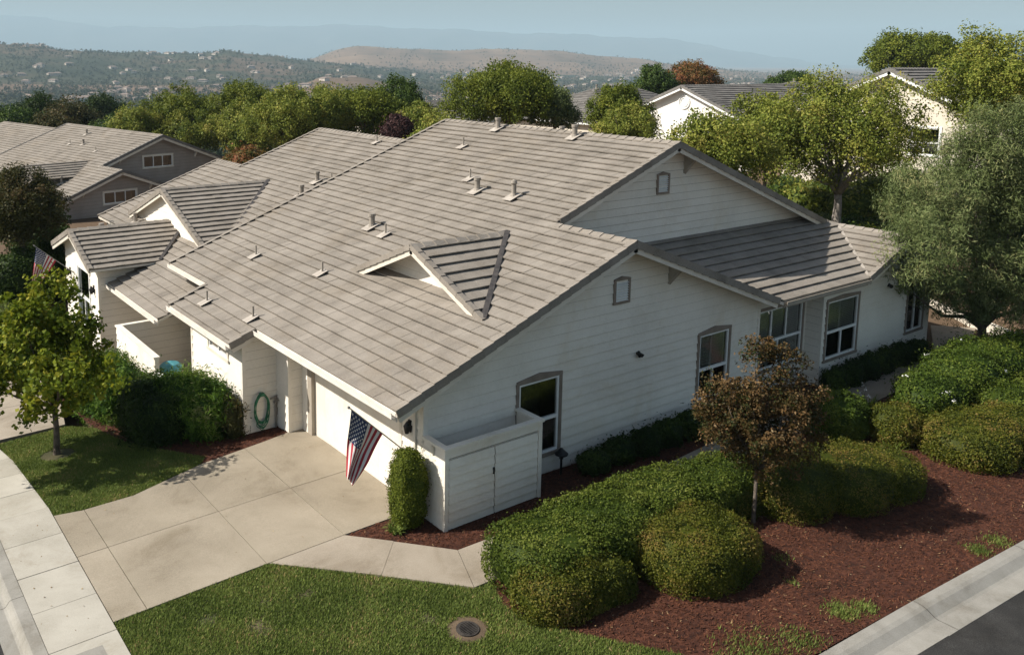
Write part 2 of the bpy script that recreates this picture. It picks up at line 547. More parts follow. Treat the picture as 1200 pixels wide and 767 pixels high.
def siding(mb, O, u, n, poly, holes=(), e=.235, off=.028):
    """lap boards over a 2D polygon (along u, up z) with rectangular openings"""
    O, u, n = (np.asarray(v, float) for v in (O, u, n))
    zmin = min(p[1] for p in poly); zmax = max(p[1] for p in poly)
    cuts = set([zmin, zmax])
    zb = math.floor(zmin / e) * e
    k = 0
    while zb + k * e < zmax:
        if zb + k * e > zmin: cuts.add(zb + k * e)
        k += 1
    for h in holes:
        for z in h[2:4]:
            if zmin < z < zmax: cuts.add(z)
    if e < 2:
        for z in list(cuts):
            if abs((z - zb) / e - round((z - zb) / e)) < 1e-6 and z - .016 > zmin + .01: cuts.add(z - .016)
    cuts = sorted(cuts)

    def P(q, zz):
        fr = (zz - zb0) / e
        return O + u * q[0] + np.array([0, 0, q[1]]) + n * (off * (1 - fr))
    for za, zc in zip(cuts[:-1], cuts[1:]):
        if zc - za < 1e-4: continue
        zb0 = zb + math.floor(((za + zc) / 2 - zb) / e) * e
        pcs = [clip(clip(list(poly), (0, -1), -za), (0, 1), zc)]
        for h in holes:
            if h[2] < (za + zc) / 2 < h[3]:
                new = []
                for p in pcs:
                    if len(p) < 3: continue
                    new.append(clip(p, (1, 0), h[0])); new.append(clip(p, (-1, 0), -h[1]))
                pcs = new
        for p in pcs:
            if len(p) < 3: continue
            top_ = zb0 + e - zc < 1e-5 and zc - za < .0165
            mb.face([P(q, q[1]) for q in p], 1 if (top_ and e < 2) else 0)  # strip below the next lip gets the painted shade colour
            lo = [q for q in p if abs(q[1] - za) < 1e-5]
            if len(lo) >= 2 and abs(za - zb0) < 1e-5:
                a, b = min(lo), max(lo)
                A = O + u * a[0] + np.array([0, 0, za]); B = O + u * b[0] + np.array([0, 0, za])
                mb.face([A, B, B + n * off, A + n * off])


def window(root, O, u, n, x0, x1, z0, z1, style='sash', casing='taupe', peak=0.0, cw=.085, local=False, shutter=None):
    """window on a wall: casing (part) > frame, pane, shutter, recess"""
    O, u, n = (np.asarray(v, float) for v in (O, u, n))
    Z = np.array([0, 0, 1.])
    P = lambda a, z, d: O + u * a + Z * z + n * d
    mb = MB()
    def bx(mb, a0, a1, b0, b1, d0, d1, m=0):
        mb.hexa([P(a0, b0, d0), P(a1, b0, d0), P(a1, b0, d1), P(a0, b0, d1), P(a0, b1, d0), P(a1, b1, d0), P(a1, b1, d1), P(a0, b1, d1)], m)
    bx(mb, x0, x0 + cw, z0 + cw, z1 - cw, -.02, .042)
    bx(mb, x1 - cw, x1, z0 + cw, z1 - cw, -.02, .042)
    bx(mb, x0 - .02, x1 + .02, z0, z0 + cw, -.02, .058)
    xm = (x0 + x1) / 2
    mb.prism([P(x0, z1 - cw, -.02), P(x1, z1 - cw, -.02), P(x1, z1, -.02), P(xm, z1 + peak, -.02), P(x0, z1, -.02)], n * .068)
    w = mb.build('window', casing, root, local)
    a0, a1, b0, b1 = x0 + cw, x1 - cw, z0 + cw, z1 - cw
    f = MB(); fw = .055
    for (c0, c1, d0, d1) in ((a0, a0 + fw, b0, b1), (a1 - fw, a1, b0, b1), (a0 + fw, a1 - fw, b0, b0 + fw), (a0 + fw, a1 - fw, b1 - fw, b1)):
        bx(f, c0, c1, d0, d1, -.05, .02)
    zmid = b0 + (b1 - b0) * .46
    i0, i1, j0, j1 = a0 + fw, a1 - fw, b0 + fw, b1 - fw
    if style == 'sash':      # fixed light above a slider
        bx(f, i0, i1, zmid - .04, zmid + .04, -.05, .016)
        bx(f, xm - .03, xm + .03, j0, zmid - .04, -.05, .012)
    elif style == 'triple':
        bx(f, i0, i1, zmid - .04, zmid + .04, -.05, .016)
        for k in (1, 2):
            c = i0 + (i1 - i0) * k / 3
            bx(f, c - .03, c + .03, zmid + .04, j1, -.05, .012)
        bx(f, xm - .03, xm + .03, j0, zmid - .04, -.05, .012)
    elif style == 'slider':
        bx(f, xm - .03, xm + .03, j0, j1, -.05, .012)
    elif style == 'vent3':
        for k in (1, 2):
            c = i0 + (i1 - i0) * k / 3
            bx(f, c - .03, c + .03, j0, j1, -.05, .012)
    f.build('frame', 'white', w, local)
    g = MB()
    g.face([P(i0, j0, -.02), P(i1, j0, -.02), P(i1, j1, -.02), P(i0, j1, -.02)])
    g.build('pane', 'glass', w, local)
    if shutter:
        lo = zmid if shutter == 'upper' else j0
        s = MB()
        npan = {'sash': 2, 'triple': 3}.get(style, 2)
        for k in range(npan):
            c0 = i0 + (i1 - i0) * k / npan; c1 = i0 + (i1 - i0) * (k + 1) / npan
            for (e0, e1) in ((c0, c0 + .05), (c1 - .05, c1)):
                bx(s, e0, e1, lo, j1, -.11, -.08)
            z = lo + .03
            while z < j1 - .05:
                cc = P((c0 + c1) / 2, z + .03, -.095)
                ta = n * .024 + Z * (.034)
                s.obox(cc, u * ((c1 - c0) / 2 - .05), ta, np.cross(u, ta) / np.linalg.norm(ta) * .005)
                z += .058
        s.build('shutter', 'white', w, local)
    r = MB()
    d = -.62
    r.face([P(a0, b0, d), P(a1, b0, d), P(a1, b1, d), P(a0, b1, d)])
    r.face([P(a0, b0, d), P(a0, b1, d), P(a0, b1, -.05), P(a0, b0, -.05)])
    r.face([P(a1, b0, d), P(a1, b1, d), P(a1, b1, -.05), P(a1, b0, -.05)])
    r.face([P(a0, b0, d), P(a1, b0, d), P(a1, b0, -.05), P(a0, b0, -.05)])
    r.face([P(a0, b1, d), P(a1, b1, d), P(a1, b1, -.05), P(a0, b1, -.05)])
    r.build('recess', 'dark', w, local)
    return (x0 + .01, x1 - .01, z0 + .01, z1 - .01)


def gable_vent(root, O, u, n, x0, x1, z0, z1, local=False):
    O, u, n = (np.asarray(v, float) for v in (O, u, n)); Z = np.array([0, 0, 1.])
    P = lambda a, z, d: O + u * a + Z * z + n * d
    mb = MB(); c = .07; xm = (x0 + x1) / 2
    for (a0, a1, b0, b1) in ((x0, x0 + c, z0 + c, z1 - c), (x1 - c, x1, z0 + c, z1 - c), (x0, x1, z0, z0 + c)):
        mb.hexa([P(a0, b0, 0), P(a1, b0, 0), P(a1, b0, .055), P(a0, b0, .055), P(a0, b1, 0), P(a1, b1, 0), P(a1, b1, .055), P(a0, b1, .055)])
    mb.prism([P(x0, z1 - c, 0), P(x1, z1 - c, 0), P(x1, z1 - .03, 0), P(xm, z1 + .03, 0), P(x0, z1 - .03, 0)], n * .055)
    v = mb.build('gable_vent', 'taupe', root, local)
    s = MB()
    z = z0 + c + .02
    while z < z1 - c - .01:
        t = n * .028 - Z * .02
        s.obox(P(xm, z, .025), u * ((x1 - x0) / 2 - c), t, np.cross(u, t) / np.linalg.norm(t) * .006)
        z += .062
    s.box
    s.build('louver', 'white', v, local)


def corbel(root, x, y, ztop, slope, depth, local=False, mat='taupe2'):
    """triangular bracket below a rake; reaches depth out of a wall facing -Y"""
    mb = MB()
    poly = [(x - .05, y, ztop - .02), (x - .05, y, ztop - .52), (x - .05, y - depth * .85, ztop - .02)]
    k = .10
    n = len(mb.V)
    A = [np.array(p) for p in poly]
    sh = np.array([k, 0, k * slope])
    mb.prism(A, sh)
    mb.build('corbel', mat, root, local)


def gutter(root, p0, p1, out, local=False, mat='gutter'):
    p0, p1, out = (np.asarray(v, float) for v in (p0, p1, out)); Z = np.array([0, 0, 1.])
    mb = MB()
    c = lambda o, z: (p0 + out * o + Z * z, p1 + out * o + Z * z)
    for (o, z, w, h) in ((.105, -.045, .012, .11), (.05, -.095, .10, .012), (.006, -.05, .012, .10), (.112, .012, .02, .012)):
        a, b = c(o, z)
        mb.bar(a, b, w, h)
    a, b = c(-.015, -.08)
    mb.bar(a, b, .03, .2)
    return mb.build('gutter', mat, root, local)


def vent_pipe(root, p, kind='cap', pitch=.389, local=False, up=(-1, 0)):
    p = np.asarray(p, float)
    mb = MB()
    r, h = {'cap': (.085, .42), 'thin': (.028, .36), 'ball': (.07, .38)}[kind]
    mb.tube([p - (0, 0, .05), p + (0, 0, h)], r, 10)
    if kind == 'cap':
        mb.tube([p + (0, 0, h - .06), p + (0, 0, h + .02)], r * 1.28, 10)
        mb.tube([p + (0, 0, 0), p + (0, 0, .12)], [r * 1.6, r * 1.05], 10)
    elif kind == 'ball':
        mb.tube([p + (0, 0, h), p + (0, 0, h + .06), p + (0, 0, h + .13), p + (0, 0, h + .17)], [.06, .10, .08, .02], 10)
        mb.tube([p + (0, 0, 0), p + (0, 0, .14)], [r * 1.7, r], 10)
    else:
        mb.tube([p + (0, 0, 0), p + (0, 0, .09)], [.07, .03], 8)
    # flashing sheet lying on the tiles
    a = np.array([up[0], up[1], 0.]); a /= np.linalg.norm(a)
    dn = a - np.array([0, 0, pitch]); dn /= np.linalg.norm(dn)
    sd = np.cross(dn, (0, 0, 1.)); sd /= np.linalg.norm(sd)
    nn = np.cross(sd, dn)
    if nn[2] < 0: nn = -nn
    s = .3 if kind != 'thin' else .24
    mb.obox(p + nn * .075 + dn * .06, dn * s * .75, sd * s * .62, nn * .006, 1)
    return mb.build('vent_pipe', ['pipe', 'lead'], root, local)


# ------------------------------------------------------------------ foliage
def shape_points(blobs, n, ex=2.6, bump=.07, bf=2.2, zcut=None):
    """points and normals on a union of superellipsoids (cx,cy,cz,rx,ry,rz)"""
    Ps, Ns = [], []
    areas = np.array([b[3] * b[4] + b[4] * b[5] + b[3] * b[5] for b in blobs])
    for b, ar in zip(blobs, areas):
        k = int(n * ar / areas.sum())
        c = np.array(b[:3]); R = np.array(b[3:6])
        p = b[6] if len(b) > 6 else ex
        d = rng.normal(size=(k * 4, 3)); d /= np.linalg.norm(d, axis=1)[:, None]
        ad = np.abs(d)
        s = (ad ** p).sum(1) ** (-1 / p)
        nu = np.sign(d) * ad ** (p - 1); nu /= np.linalg.norm(nu, axis=1)[:, None]
        wt = s ** 2 / np.maximum((d * nu).sum(1), .2)
        nn = nu / R; ln = np.linalg.norm(nn, axis=1)
        wt = wt * ln
        idx = rng.choice(len(d), k, p=wt / wt.sum(), replace=True)
        nn = nn[idx] / ln[idx][:, None]
        P = c + d[idx] * s[idx][:, None] * R
        q = P * bf
        h = np.sin(q[:, 0] * 1.7 + q[:, 1] * .9) * np.sin(q[:, 1] * 1.3 - q[:, 2] * 1.9 + 1) + .6 * np.sin(q[:, 0] * 3.7 + q[:, 2] * 2.9) * np.sin(q[:, 1] * 4.1 + 2)
        P = P + nn * (h * bump)[:, None]
        keep = np.ones(k, bool)
        for b2 in blobs:
            if b2 is b: continue
            p2 = b2[6] if len(b2) > 6 else ex
            f = (np.abs((P - np.array(b2[:3])) / np.array(b2[3:6])) ** p2).sum(1)
            keep &= f > .80
        if zcut is not None: keep &= P[:, 2] > zcut
        Ps.append(P[keep]); Ns.append(nn[keep])
    return np.concatenate(Ps), np.concatenate(Ns)


def leaf_quads(P, Nn, size, aspect=.55, spread=.7, svar=.35, droop=0.0):
    k = len(P)
    n = Nn + rng.normal(size=(k, 3)) * spread
    n /= np.linalg.norm(n, axis=1)[:, None] + 1e-9
    t = rng.normal(size=(k, 3))
    t[:, 2] -= droop
    t -= n * (t * n).sum(1)[:, None]
    t /= np.linalg.norm(t, axis=1)[:, None] + 1e-9
    b = np.cross(n, t)
    s = size * (1 + rng.uniform(-svar, svar, k))[:, None]
    a = P - t * s * .5
    V = np.stack([a, P + b * s * aspect * .5 - t * s * .05, P + t * s * .5, P - b * s * aspect * .5 - t * s * .05], 1).reshape(-1, 3)
    F = np.arange(4 * k).reshape(-1, 4)
    return V, F


def core_mesh(blobs, scale, seg=20, ex=2.6):
    V, F = [], []
    for b in blobs:
        p = b[6] if len(b) > 6 else ex
        c = np.array(b[:3]); R = np.array(b[3:6]) * scale
        n0 = len(V)
        for i in range(seg // 2 + 1):
            th = math.pi * i / (seg // 2)
            for j in range(seg):
                ph = 2 * math.pi * j / seg
                d = np.array([math.sin(th) * math.cos(ph), math.sin(th) * math.sin(ph), math.cos(th)])
                s = (np.abs(d) ** p).sum() ** (-1 / p)
                V.append(c + d * s * R)
        for i in range(seg // 2):
            for j in range(seg):
                q = (j + 1) % seg
                F.append([n0 + i * seg + j, n0 + (i + 1) * seg + j, n0 + (i + 1) * seg + q, n0 + i * seg + q])
    return np.array(V), np.array(F)


def tone_noise(P, f=1.5, amt=.5):
    q = P * f
    h = np.sin(q[:, 0] * 1.3 + q[:, 2] * 2.1 + 1) * np.sin(q[:, 1] * 1.7 + .5) + .5 * np.sin(q[:, 0] * 3.1 - q[:, 1] * 2.3) * np.sin(q[:, 2] * 3.3 + 1)
    return np.clip(.48 + h * .16 * amt / .5 + rng.normal(size=len(P)) * .17, 0, 1)


def shrub(name, label, cat, blobs, n, mat, size=.045, aspect=.6, ex=2.8, bump=.05, bf=2.2, layers=.09, group=None, spread=.7, zcut=None, core=.88, parent=None, stray=.055, droop=0, flowers=0):
    """a clipped or bushy shrub: leaf-sized faces through a shell round a core painted dark for the shade inside, one mesh"""
    n = int(n * 1.5); size = size * 1.12
    P, Nn = shape_points(blobs, n, ex, bump, bf, zcut)
    q = P * 3.1
    hole = np.sin(q[:, 0] * 1.9 + q[:, 2] * 1.3) * np.sin(q[:, 1] * 2.3 - q[:, 2] * .9 + 2) * np.sin(q[:, 2] * 2.7 + q[:, 0] + .7)
    ok = (hole < .42) | (rng.random(len(P)) < .18)
    P, Nn = P[ok], Nn[ok]
    dep = np.abs(rng.normal(size=len(P))) * layers
    out = rng.random(len(P)) < stray
    dep[out] = -np.abs(rng.normal(size=out.sum())) * layers * .8
    P = P - Nn * dep[:, None]
    V, F = leaf_quads(P, Nn, size, aspect, spread, droop=droop)
    T = np.clip(tone_noise(P, 1.5, .8) + .10 * np.sin(P[:, 0] * 5.1 + P[:, 2] * 3) * np.sin(P[:, 1] * 4.3 + 1), 0, 1)
    Vc, Fc = core_mesh(blobs, core, 18, ex)
    mats = [mat, 'twig']
    mi = [np.zeros(len(F)), np.zeros(len(Fc))]
    Vs, Fs, Ts = [V, Vc], [F, Fc + len(V)], [T, np.clip(.07 + rng.normal(size=len(Fc)) * .05, 0, 1)]  # core in the darkest leaf tone, so gaps look shaded
    if flowers:
        ok = np.where(Nn[:, 2] > .1)[0]
        ii = rng.choice(ok, flowers)
        Pf = np.repeat(P[ii] + Nn[ii] * .06, 6, 0) + rng.normal(size=(flowers * 6, 3)) * .03
        Vf, Ff = leaf_quads(Pf, np.repeat(Nn[ii], 6, 0), .06, .8, .8)
        Fs.append(Ff + sum(len(v) for v in Vs)); Vs.append(Vf); Ts.append(np.full(len(Ff), .5)); mi.append(np.full(len(Ff), 2)); mats.append('petal')
    o = finish(name, np.concatenate(Vs), np.concatenate(Fs), mats, np.concatenate(mi), np.concatenate(Ts), parent)
    if parent is None: tag(o, label, cat, group)
    return o


def crown_mesh(name, blobs, nclump, per, crad, size, mat, parent, aspect=.6, shell=.55, local=True, spread=.9, droop=0.0, tf=.8, outw=.8, flat=1.0):
    """leaf clumps through the volume of a few ellipsoids, thickest near the outside"""
    vol = np.array([b[3] * b[4] * b[5] for b in blobs])
    ctr = np.average(np.array([b[:3] for b in blobs]), axis=0, weights=vol)
    C = []
    for b, v in zip(blobs, vol):
        k = max(3, int(nclump * v / vol.sum()))
        d = rng.normal(size=(k, 3)); d /= np.linalg.norm(d, axis=1)[:, None]
        r = (shell + (1 - shell) * rng.random(k) ** .6)
        C.append(np.array(b[:3]) + d * r[:, None] * np.array(b[3:6]))
    C = np.concatenate(C)
    rad = crad * rng.uniform(.6, 1.35, len(C))
    tc = rng.normal(size=len(C)) * .14
    k = len(C) * per
    dd = rng.normal(size=(k, 3)); dd /= np.linalg.norm(dd, axis=1)[:, None]
    rr = rng.random(k) ** .45
    idx = np.repeat(np.arange(len(C)), per)
    P = C[idx] + dd * (rr * rad[idx])[:, None] * np.array([1, 1, flat])
    on = C[idx] - ctr; on /= np.linalg.norm(on, axis=1)[:, None] + 1e-9
    Nn = dd * .5 + on * outw + np.array([0, 0, .35])
    Nn /= np.linalg.norm(Nn, axis=1)[:, None]
    V, F = leaf_quads(P, Nn, size, aspect, spread, droop=droop)
    T = np.clip(tone_noise(P, tf, .4) + tc[idx], 0, 1)
    return finish(name, V, F, [mat], None, T, parent, local), C


def trunk_mesh(h, r, fork, targets, parent, bark='bark', lean=(0, 0), ntgt=9, name='trunk', local=True):
    mb = MB()
    f = np.array([lean[0], lean[1], fork])
    mb.tube([(0, 0, -.25), (0, 0, .05), f * .5 + (r * .3, 0, 0), f], [r * 1.5, r * 1.15, r * .95, r * .85], 9)
    if len(targets):
        sel = targets[rng.choice(len(targets), min(ntgt, len(targets)), replace=False)]
        for c in sel:
            c = np.asarray(c)
            mid = f + (c - f) * .5 + np.array([0, 0, -.08 * np.linalg.norm(c - f)]) + rng.normal(size=3) * .1 * r
            mb.tube([f - (0, 0, r), f + (c - f) * .2, mid, f + (c - f) * .98], [r * .7, r * .5, r * .32, r * .1], 6)
    return mb.build(name, bark, parent, local, smooth=True)


def tree(name, label, base, blobs, mat, nclump=220, per=55, crad=.55, size=.2, r=.13, fork=1.6, group=None, bark='bark', cat='tree', **kw):
    """blobs are relative to the base"""
    t = thing(name, label, cat, base, 0, group)
    lean = kw.pop('lean', (0, 0)); ntgt = kw.pop('ntgt', 9)
    _, C = crown_mesh('crown', blobs, nclump, per, crad, size, mat, t, **kw)
    trunk_mesh(0, r, fork, C, t, bark, lean, ntgt)
    return t


def copy_tree(o, parent=None):
    c = o.copy(); COL.objects.link(c); c.parent = parent
    for ch in o.children: copy_tree(ch, c)
    return c


# ------------------------------------------------------------------ ground
def sm(t):
    t = np.clip(t, 0, 1)
    return t * t * (3 - 2 * t)


def g(x, y):
    """height of the finished ground near the house"""
    x = np.asarray(x, float); y = np.asarray(y, float)
    z = -.025 * np.clip(x - 2, 0, 20) - .085 * np.clip(y - 5, 0, 9.6) * sm((14 - x) / 8)
    z = z - .02 * np.clip(-1 - x, 0, 6)
    d = (x - 25.1) * .80 - (y + 1.95) * .60
    z = z + 2.2 * sm((x - 25.5) / 9) * sm((y + 6) / 5) + .9 * sm(d / 3.0) * sm((x - 20) / 4)
    return z


RL = [(-1500, -40), (-500, 40), (0, 40), (40, 41), (80, 30), (140, 24), (200, 18), (240, 24), (262, 32), (285, 22), (330, 12), (380, 2), (450, -20), (600, -40), (1400, -45), (3000, -45)]
RG = [(-1500, -45), (300, -25), (360, 5), (390, 50), (418, 74), (445, 72), (480, 62), (530, 60), (560, 66), (610, 68), (660, 57), (700, 38), (750, 24), (800, -6), (900, -38), (3000, -45)]
RK = [(-1500, -52), (300, -52), (345, -40), (375, -22), (430, -22), (470, -34), (520, -50), (3000, -52)]
RM = [(-1500, 500), (-300, 560), (0, 700), (60, 660), (110, 570), (130, 520), (200, 528), (300, 560), (400, 590), (450, 570), (520, 530), (600, 490), (700, 450), (760, 420), (800, 360), (850, 250), (900, 120), (960, 20), (1100, -30), (3000, -30)]


def prof(tab, px):
    return np.interp(px, [a for a, _ in tab], [b for _, b in tab])


def nz2(x, y):
    return (np.sin(x * .021 + 1) * np.sin(y * .017 + 2) + .6 * np.sin(x * .047 + y * .031) * np.sin(y * .053 - x * .02) + .4 * np.sin(x * .11 - y * .09) * np.sin(x * .07 + y * .13))


def terrain_z(x, y, px=None):
    x = np.asarray(x, float); y = np.asarray(y, float)
    dx, dy = x - CAM[0], y - CAM[1]
    r = np.hypot(dx, dy)
    fwd = dx * FH[0] + dy * FH[1]
    side = dx * FH[1] - dy * FH[0]
    px = np.where(fwd > 1, PPX + FPX * side / np.maximum(fwd, 1) * 1.0, np.where(side > 0, 1500, -900))
    zl = g(x, y)
    right = sm((px - 640) / 160)
    r0 = 62 + 62 * right
    zv = -52 + 5 * nz2(x, y) * sm((r - 250) / 400)
    zmid = 0 - 26 * sm((r - r0) / 150) - 26 * sm((r - r0 - 120) / 700)
    z = zl * (1 - sm((r - r0) / 40)) + zmid
    z = np.where(r > r0 + 820, zv, z * 1.0)
    z = z * (1 - sm((r - 500) / 700)) + zv * sm((r - 500) / 700)
    for tab, rr, sg in ((RK, 1600, 190), (RL, 2700, 650), (RG, 4300, 900)):
        w = np.exp(-((r - rr) / sg) ** 2)
        h = prof(tab, px) + (5 if tab is not RK else 2) * nz2(x * .7 + 30, y * .7) * (.6 if tab is RG else 1)
        z = np.where(h > -52, np.maximum(z, -52 + (h + 52) * w), z)
    return z


def build_terrain():
    ang = np.concatenate([np.arange(-180, -42, 3.0), np.arange(-42, 42, .3), np.arange(42, 180, 3.0)])
    rad = np.concatenate([[.5, 3], np.geomspace(6, 130, 70), np.geomspace(134, 6000, 120)[0:], np.geomspace(6600, 17000, 8)])
    A, R = np.meshgrid(np.radians(ang), rad)
    th = YAW - A
    X = CAM[0] + R * np.cos(th); Y = CAM[1] + R * np.sin(th)
    Z = terrain_z(X, Y)
    near = (R < 75)
    Z = np.where(near, Z - .07, Z)
    under = ((X > -17) & (X < 23.5) & (Y > -30) & (Y < 9.3)) | ((X > -24) & (X < -3.2) & (Y > 5) & (Y < 29))
    Z = np.where(near & under, Z - .5, Z)
    nr, na = X.shape
    V = np.stack([X, Y, Z], -1).reshape(-1, 3)
    i, j = np.meshgrid(np.arange(nr - 1), np.arange(na), indexing='ij')
    jj = (j + 1) % na
    F = np.stack([i * na + j, (i + 1) * na + j, (i + 1) * na + jj, i * na + jj], -1).reshape(-1, 4)
    c = V[F].mean(1)
    rr = np.hypot(c[:, 0] - CAM[0], c[:, 1] - CAM[1])
    dry = np.where(rr > 3100, .74, np.where(rr > 1350, np.where(rr < 1800, .60, .36), .36))
    dry = np.where(rr < 140, .60, dry)
    # open dry slopes and green fields at the scale of a hillside
    dry = dry + .16 * nz2(c[:, 0] * .35, c[:, 1] * .35) * (rr > 140)
    return finish('terrain', V, F, [M['terrain']], None, np.clip(dry, 0, 1), smooth=True)


def terrain_material():
    m, nt, b = new_mat('terrain')
    tc = N(nt, 'ShaderNodeTexCoord')
    a = N(nt, 'ShaderNodeAttribute', attribute_name='tone')
    n1 = N(nt, 'ShaderNodeTexNoise'); n1.inputs['Scale'].default_value = .02; n1.inputs['Detail'].default_value = 9; n1.inputs['Roughness'].default_value = .65
    n2 = N(nt, 'ShaderNodeTexNoise'); n2.inputs['Scale'].default_value = 1.2; n2.inputs['Detail'].default_value = 8; n2.inputs['Roughness'].default_value = .7
    nt.links.new(tc.outputs['Object'], n1.inputs['Vector']); nt.links.new(tc.outputs['Object'], n2.inputs['Vector'])
    mx = N(nt, 'ShaderNodeMix'); mx.inputs[0].default_value = .35
    nt.links.new(n1.outputs['Fac'], mx.inputs[2]); nt.links.new(n2.outputs['Fac'], mx.inputs[3])
    ad = N(nt, 'ShaderNodeMath', operation='MULTIPLY_ADD')
    nt.links.new(mx.outputs[0], ad.inputs[0]); ad.inputs[1].default_value = .9
    sb = N(nt, 'ShaderNodeMath', operation='ADD'); sb.inputs[1].default_value = -.45
    nt.links.new(a.outputs['Fac'], sb.inputs[0]); nt.links.new(sb.outputs[0], ad.inputs[2])
    r = ramp(nt, [(.024, .031, .015), (.046, .048, .026), (.10, .070, .046), (.165, .110, .074), (.23, .155, .10)], [.15, .35, .52, .75, 1])
    nt.links.new(ad.outputs[0], r.inputs[0]); nt.links.new(r.outputs[0], b.inputs['Base Color'])
    b.inputs['Roughness'].default_value = .95
    b.inputs['Specular IOR Level'].default_value = .1
    M['terrain'] = m


terrain_material()
tag(build_terrain(), kind='structure')


def build_mountains():
    px = np.arange(-700, 1500, 8.0)
    th = YAW - np.arctan((px - PPX) / FPX)
    rows = [(12600, -.0), (13200, .12), (13800, .36), (14400, .66), (15000, 1.0), (15800, .7), (16500, .1)]
    V = []
    top = prof(RM, px) * 1.0
    top = top + 14 * np.sin(px * .05) + 9 * np.sin(px * .13 + 1) + 6 * np.sin(px * .31 + 2)
    top = np.where(prof(RM, px) < 0, prof(RM, px), top)
    for r, f in rows:
        wob = 1 + (0 if f >= 1 else .35 * np.sin(px * .06 + r * .004) * f)
        z = -70 + (top + 70) * np.clip(f * wob, 0, 1)
        V.append(np.stack([CAM[0] + r / np.cos(th - YAW) * np.cos(th), CAM[1] + r / np.cos(th - YAW) * np.sin(th), z], -1))
    V = np.array(V); nr, na, _ = V.shape
    i, j = np.meshgrid(np.arange(nr - 1), np.arange(na - 1), indexing='ij')
    F = np.stack([i * na + j, i * na + j + 1, (i + 1) * na + j + 1, (i + 1) * na + j], -1).reshape(-1, 4)
    return finish('mountains', V.reshape(-1, 3), F, [surf_mat('mountain_scrub', [(.015, .02, .015), (.04, .036, .03), (.07, .058, .045)], .002, 8, .95)], smooth=True)


tag(build_mountains(), kind='structure')

# the hazy air round everything
def build_haze():
    mb = MB()
    mb.box(-17800, 17800, -17800, 17800, -130, 775)
    o = mb.build('haze', 'soil')
    m = bpy.data.materials.new('haze_air'); m.use_nodes = True
    nt = m.node_tree
    nt.nodes.remove(nt.nodes['Principled BSDF'])
    v = nt.nodes.new('ShaderNodeVolumePrincipled')
    v.inputs['Color'].default_value = (.62, .845, 1.0, 1)
    v.inputs['Density'].default_value = HAZE_DENSITY
    v.inputs['Anisotropy'].default_value = 0.0
    nt.links.new(v.outputs[0], nt.nodes['Material Output'].inputs['Volume'])
    o.data.materials.clear(); o.data.materials.append(m)
    return tag(o, kind='stuff')


build_haze()


def slab(name, poly, off, mat, th=0.0, cuts_x=(), cuts_y=(), gap=.014, cell=1.0, kind='structure', tone=True):
    """ground sheet following g(); joints cut it into panels with a gap between them"""
    mb = MB()
    xs = [min(p[0] for p in poly)] + sorted(cuts_x) + [max(p[0] for p in poly)]
    ys = [min(p[1] for p in poly)] + sorted(cuts_y) + [max(p[1] for p in poly)]
    for a, b in zip(xs[:-1], xs[1:]):
        for c, d in zip(ys[:-1], ys[1:]):
            ga = gap / 2 if a in cuts_x else 0; gb = gap / 2 if b in cuts_x else 0
            gc = gap / 2 if c in cuts_y else 0; gd = gap / 2 if d in cuts_y else 0
            q = list(poly)
            for n, v in (((-1, 0), -(a + ga)), ((1, 0), b - gb), ((0, -1), -(c + gc)), ((0, 1), d - gd)):
                q = clip(q, n, v)
                if len(q) < 3: break
            if len(q) < 3: continue
            t = float(np.clip(.5 + rng.normal() * .22, 0, 1))
            zb = rng.normal() * .002 if cuts_x or cuts_y else 0
            x0, x1 = min(p[0] for p in q), max(p[0] for p in q)
            y0, y1 = min(p[1] for p in q), max(p[1] for p in q)
            nx, ny = max(1, int((x1 - x0) / cell)), max(1, int((y1 - y0) / cell))
            for i in range(nx):
                for j in range(ny):
                    s = list(q)
                    for n, v in (((-1, 0), -(x0 + (x1 - x0) * i / nx)), ((1, 0), x0 + (x1 - x0) * (i + 1) / nx), ((0, -1), -(y0 + (y1 - y0) * j / ny)), ((0, 1), y0 + (y1 - y0) * (j + 1) / ny)):
                        s = clip(s, n, v)
                        if len(s) < 3: break
                    if len(s) < 3: continue
                    mb.face([(p[0], p[1], float(g(p[0], p[1])) + off + zb) for p in s], 0, t)
            if th:
                k = len(q)
                ar = sum(q[i][0] * q[(i + 1) % k][1] - q[(i + 1) % k][0] * q[i][1] for i in range(k))
                if ar < 0: q = q[::-1]
                for i in range(k):
                    p0, p1 = q[i], q[(i + 1) % k]
                    h0, h1 = float(g(*p0)) + off + zb, float(g(*p1)) + off + zb
                    mb.face([(p0[0], p0[1], h0 - th), (p1[0], p1[1], h1 - th), (p1[0], p1[1], h1), (p0[0], p0[1], h0)], 0, t)
    return tag(mb.build(name, mat), kind=kind)


KY = lambda x: -7.3 - .055 * (x - 2.5)
LAWN = [(-6.33, .24), (-3.40, .27), (-1.90, -1.36), (-.74, -2.69), (-.36, -2.74), (-.62, -3.4), (-.38, -4.25), (.42, -5.39), (.85, -5.95), (1.15, -6.6), (1.5, -7.2), (-6.33, -7.0)]
LAWN2 = [(-6.34, 4.62), (-5.8, 4.50), (-4.7, 4.48), (-2.95, 5.05), (-2.7, 5.4), (-3.3, 6.6), (-3.9, 8.0), (-4.2, 9.6), (-4.7, 10.3), (-6.5, 10.2)]
MULCH = [(-.36, -2.74), (.75, -2.72), (4, -2.62), (9, -1.97), (13, -1.92), (17, -1.77), (22, -1.32), (25, -.4), (25.4, -2.2), (25, -8.5), (1.5, KY(1.5) + .02), (1.15, -6.6), (.85, -5.95), (.42, -5.39), (-.38, -4.25), (-.62, -3.4)]
MULCH2 = [(2.6, -1.53), (4, -1.5), (9, -1.0), (13, -.95), (17, -.75), (21.8, -.4), (21.7, .5), (11.7, .6), (2.6, .1)]
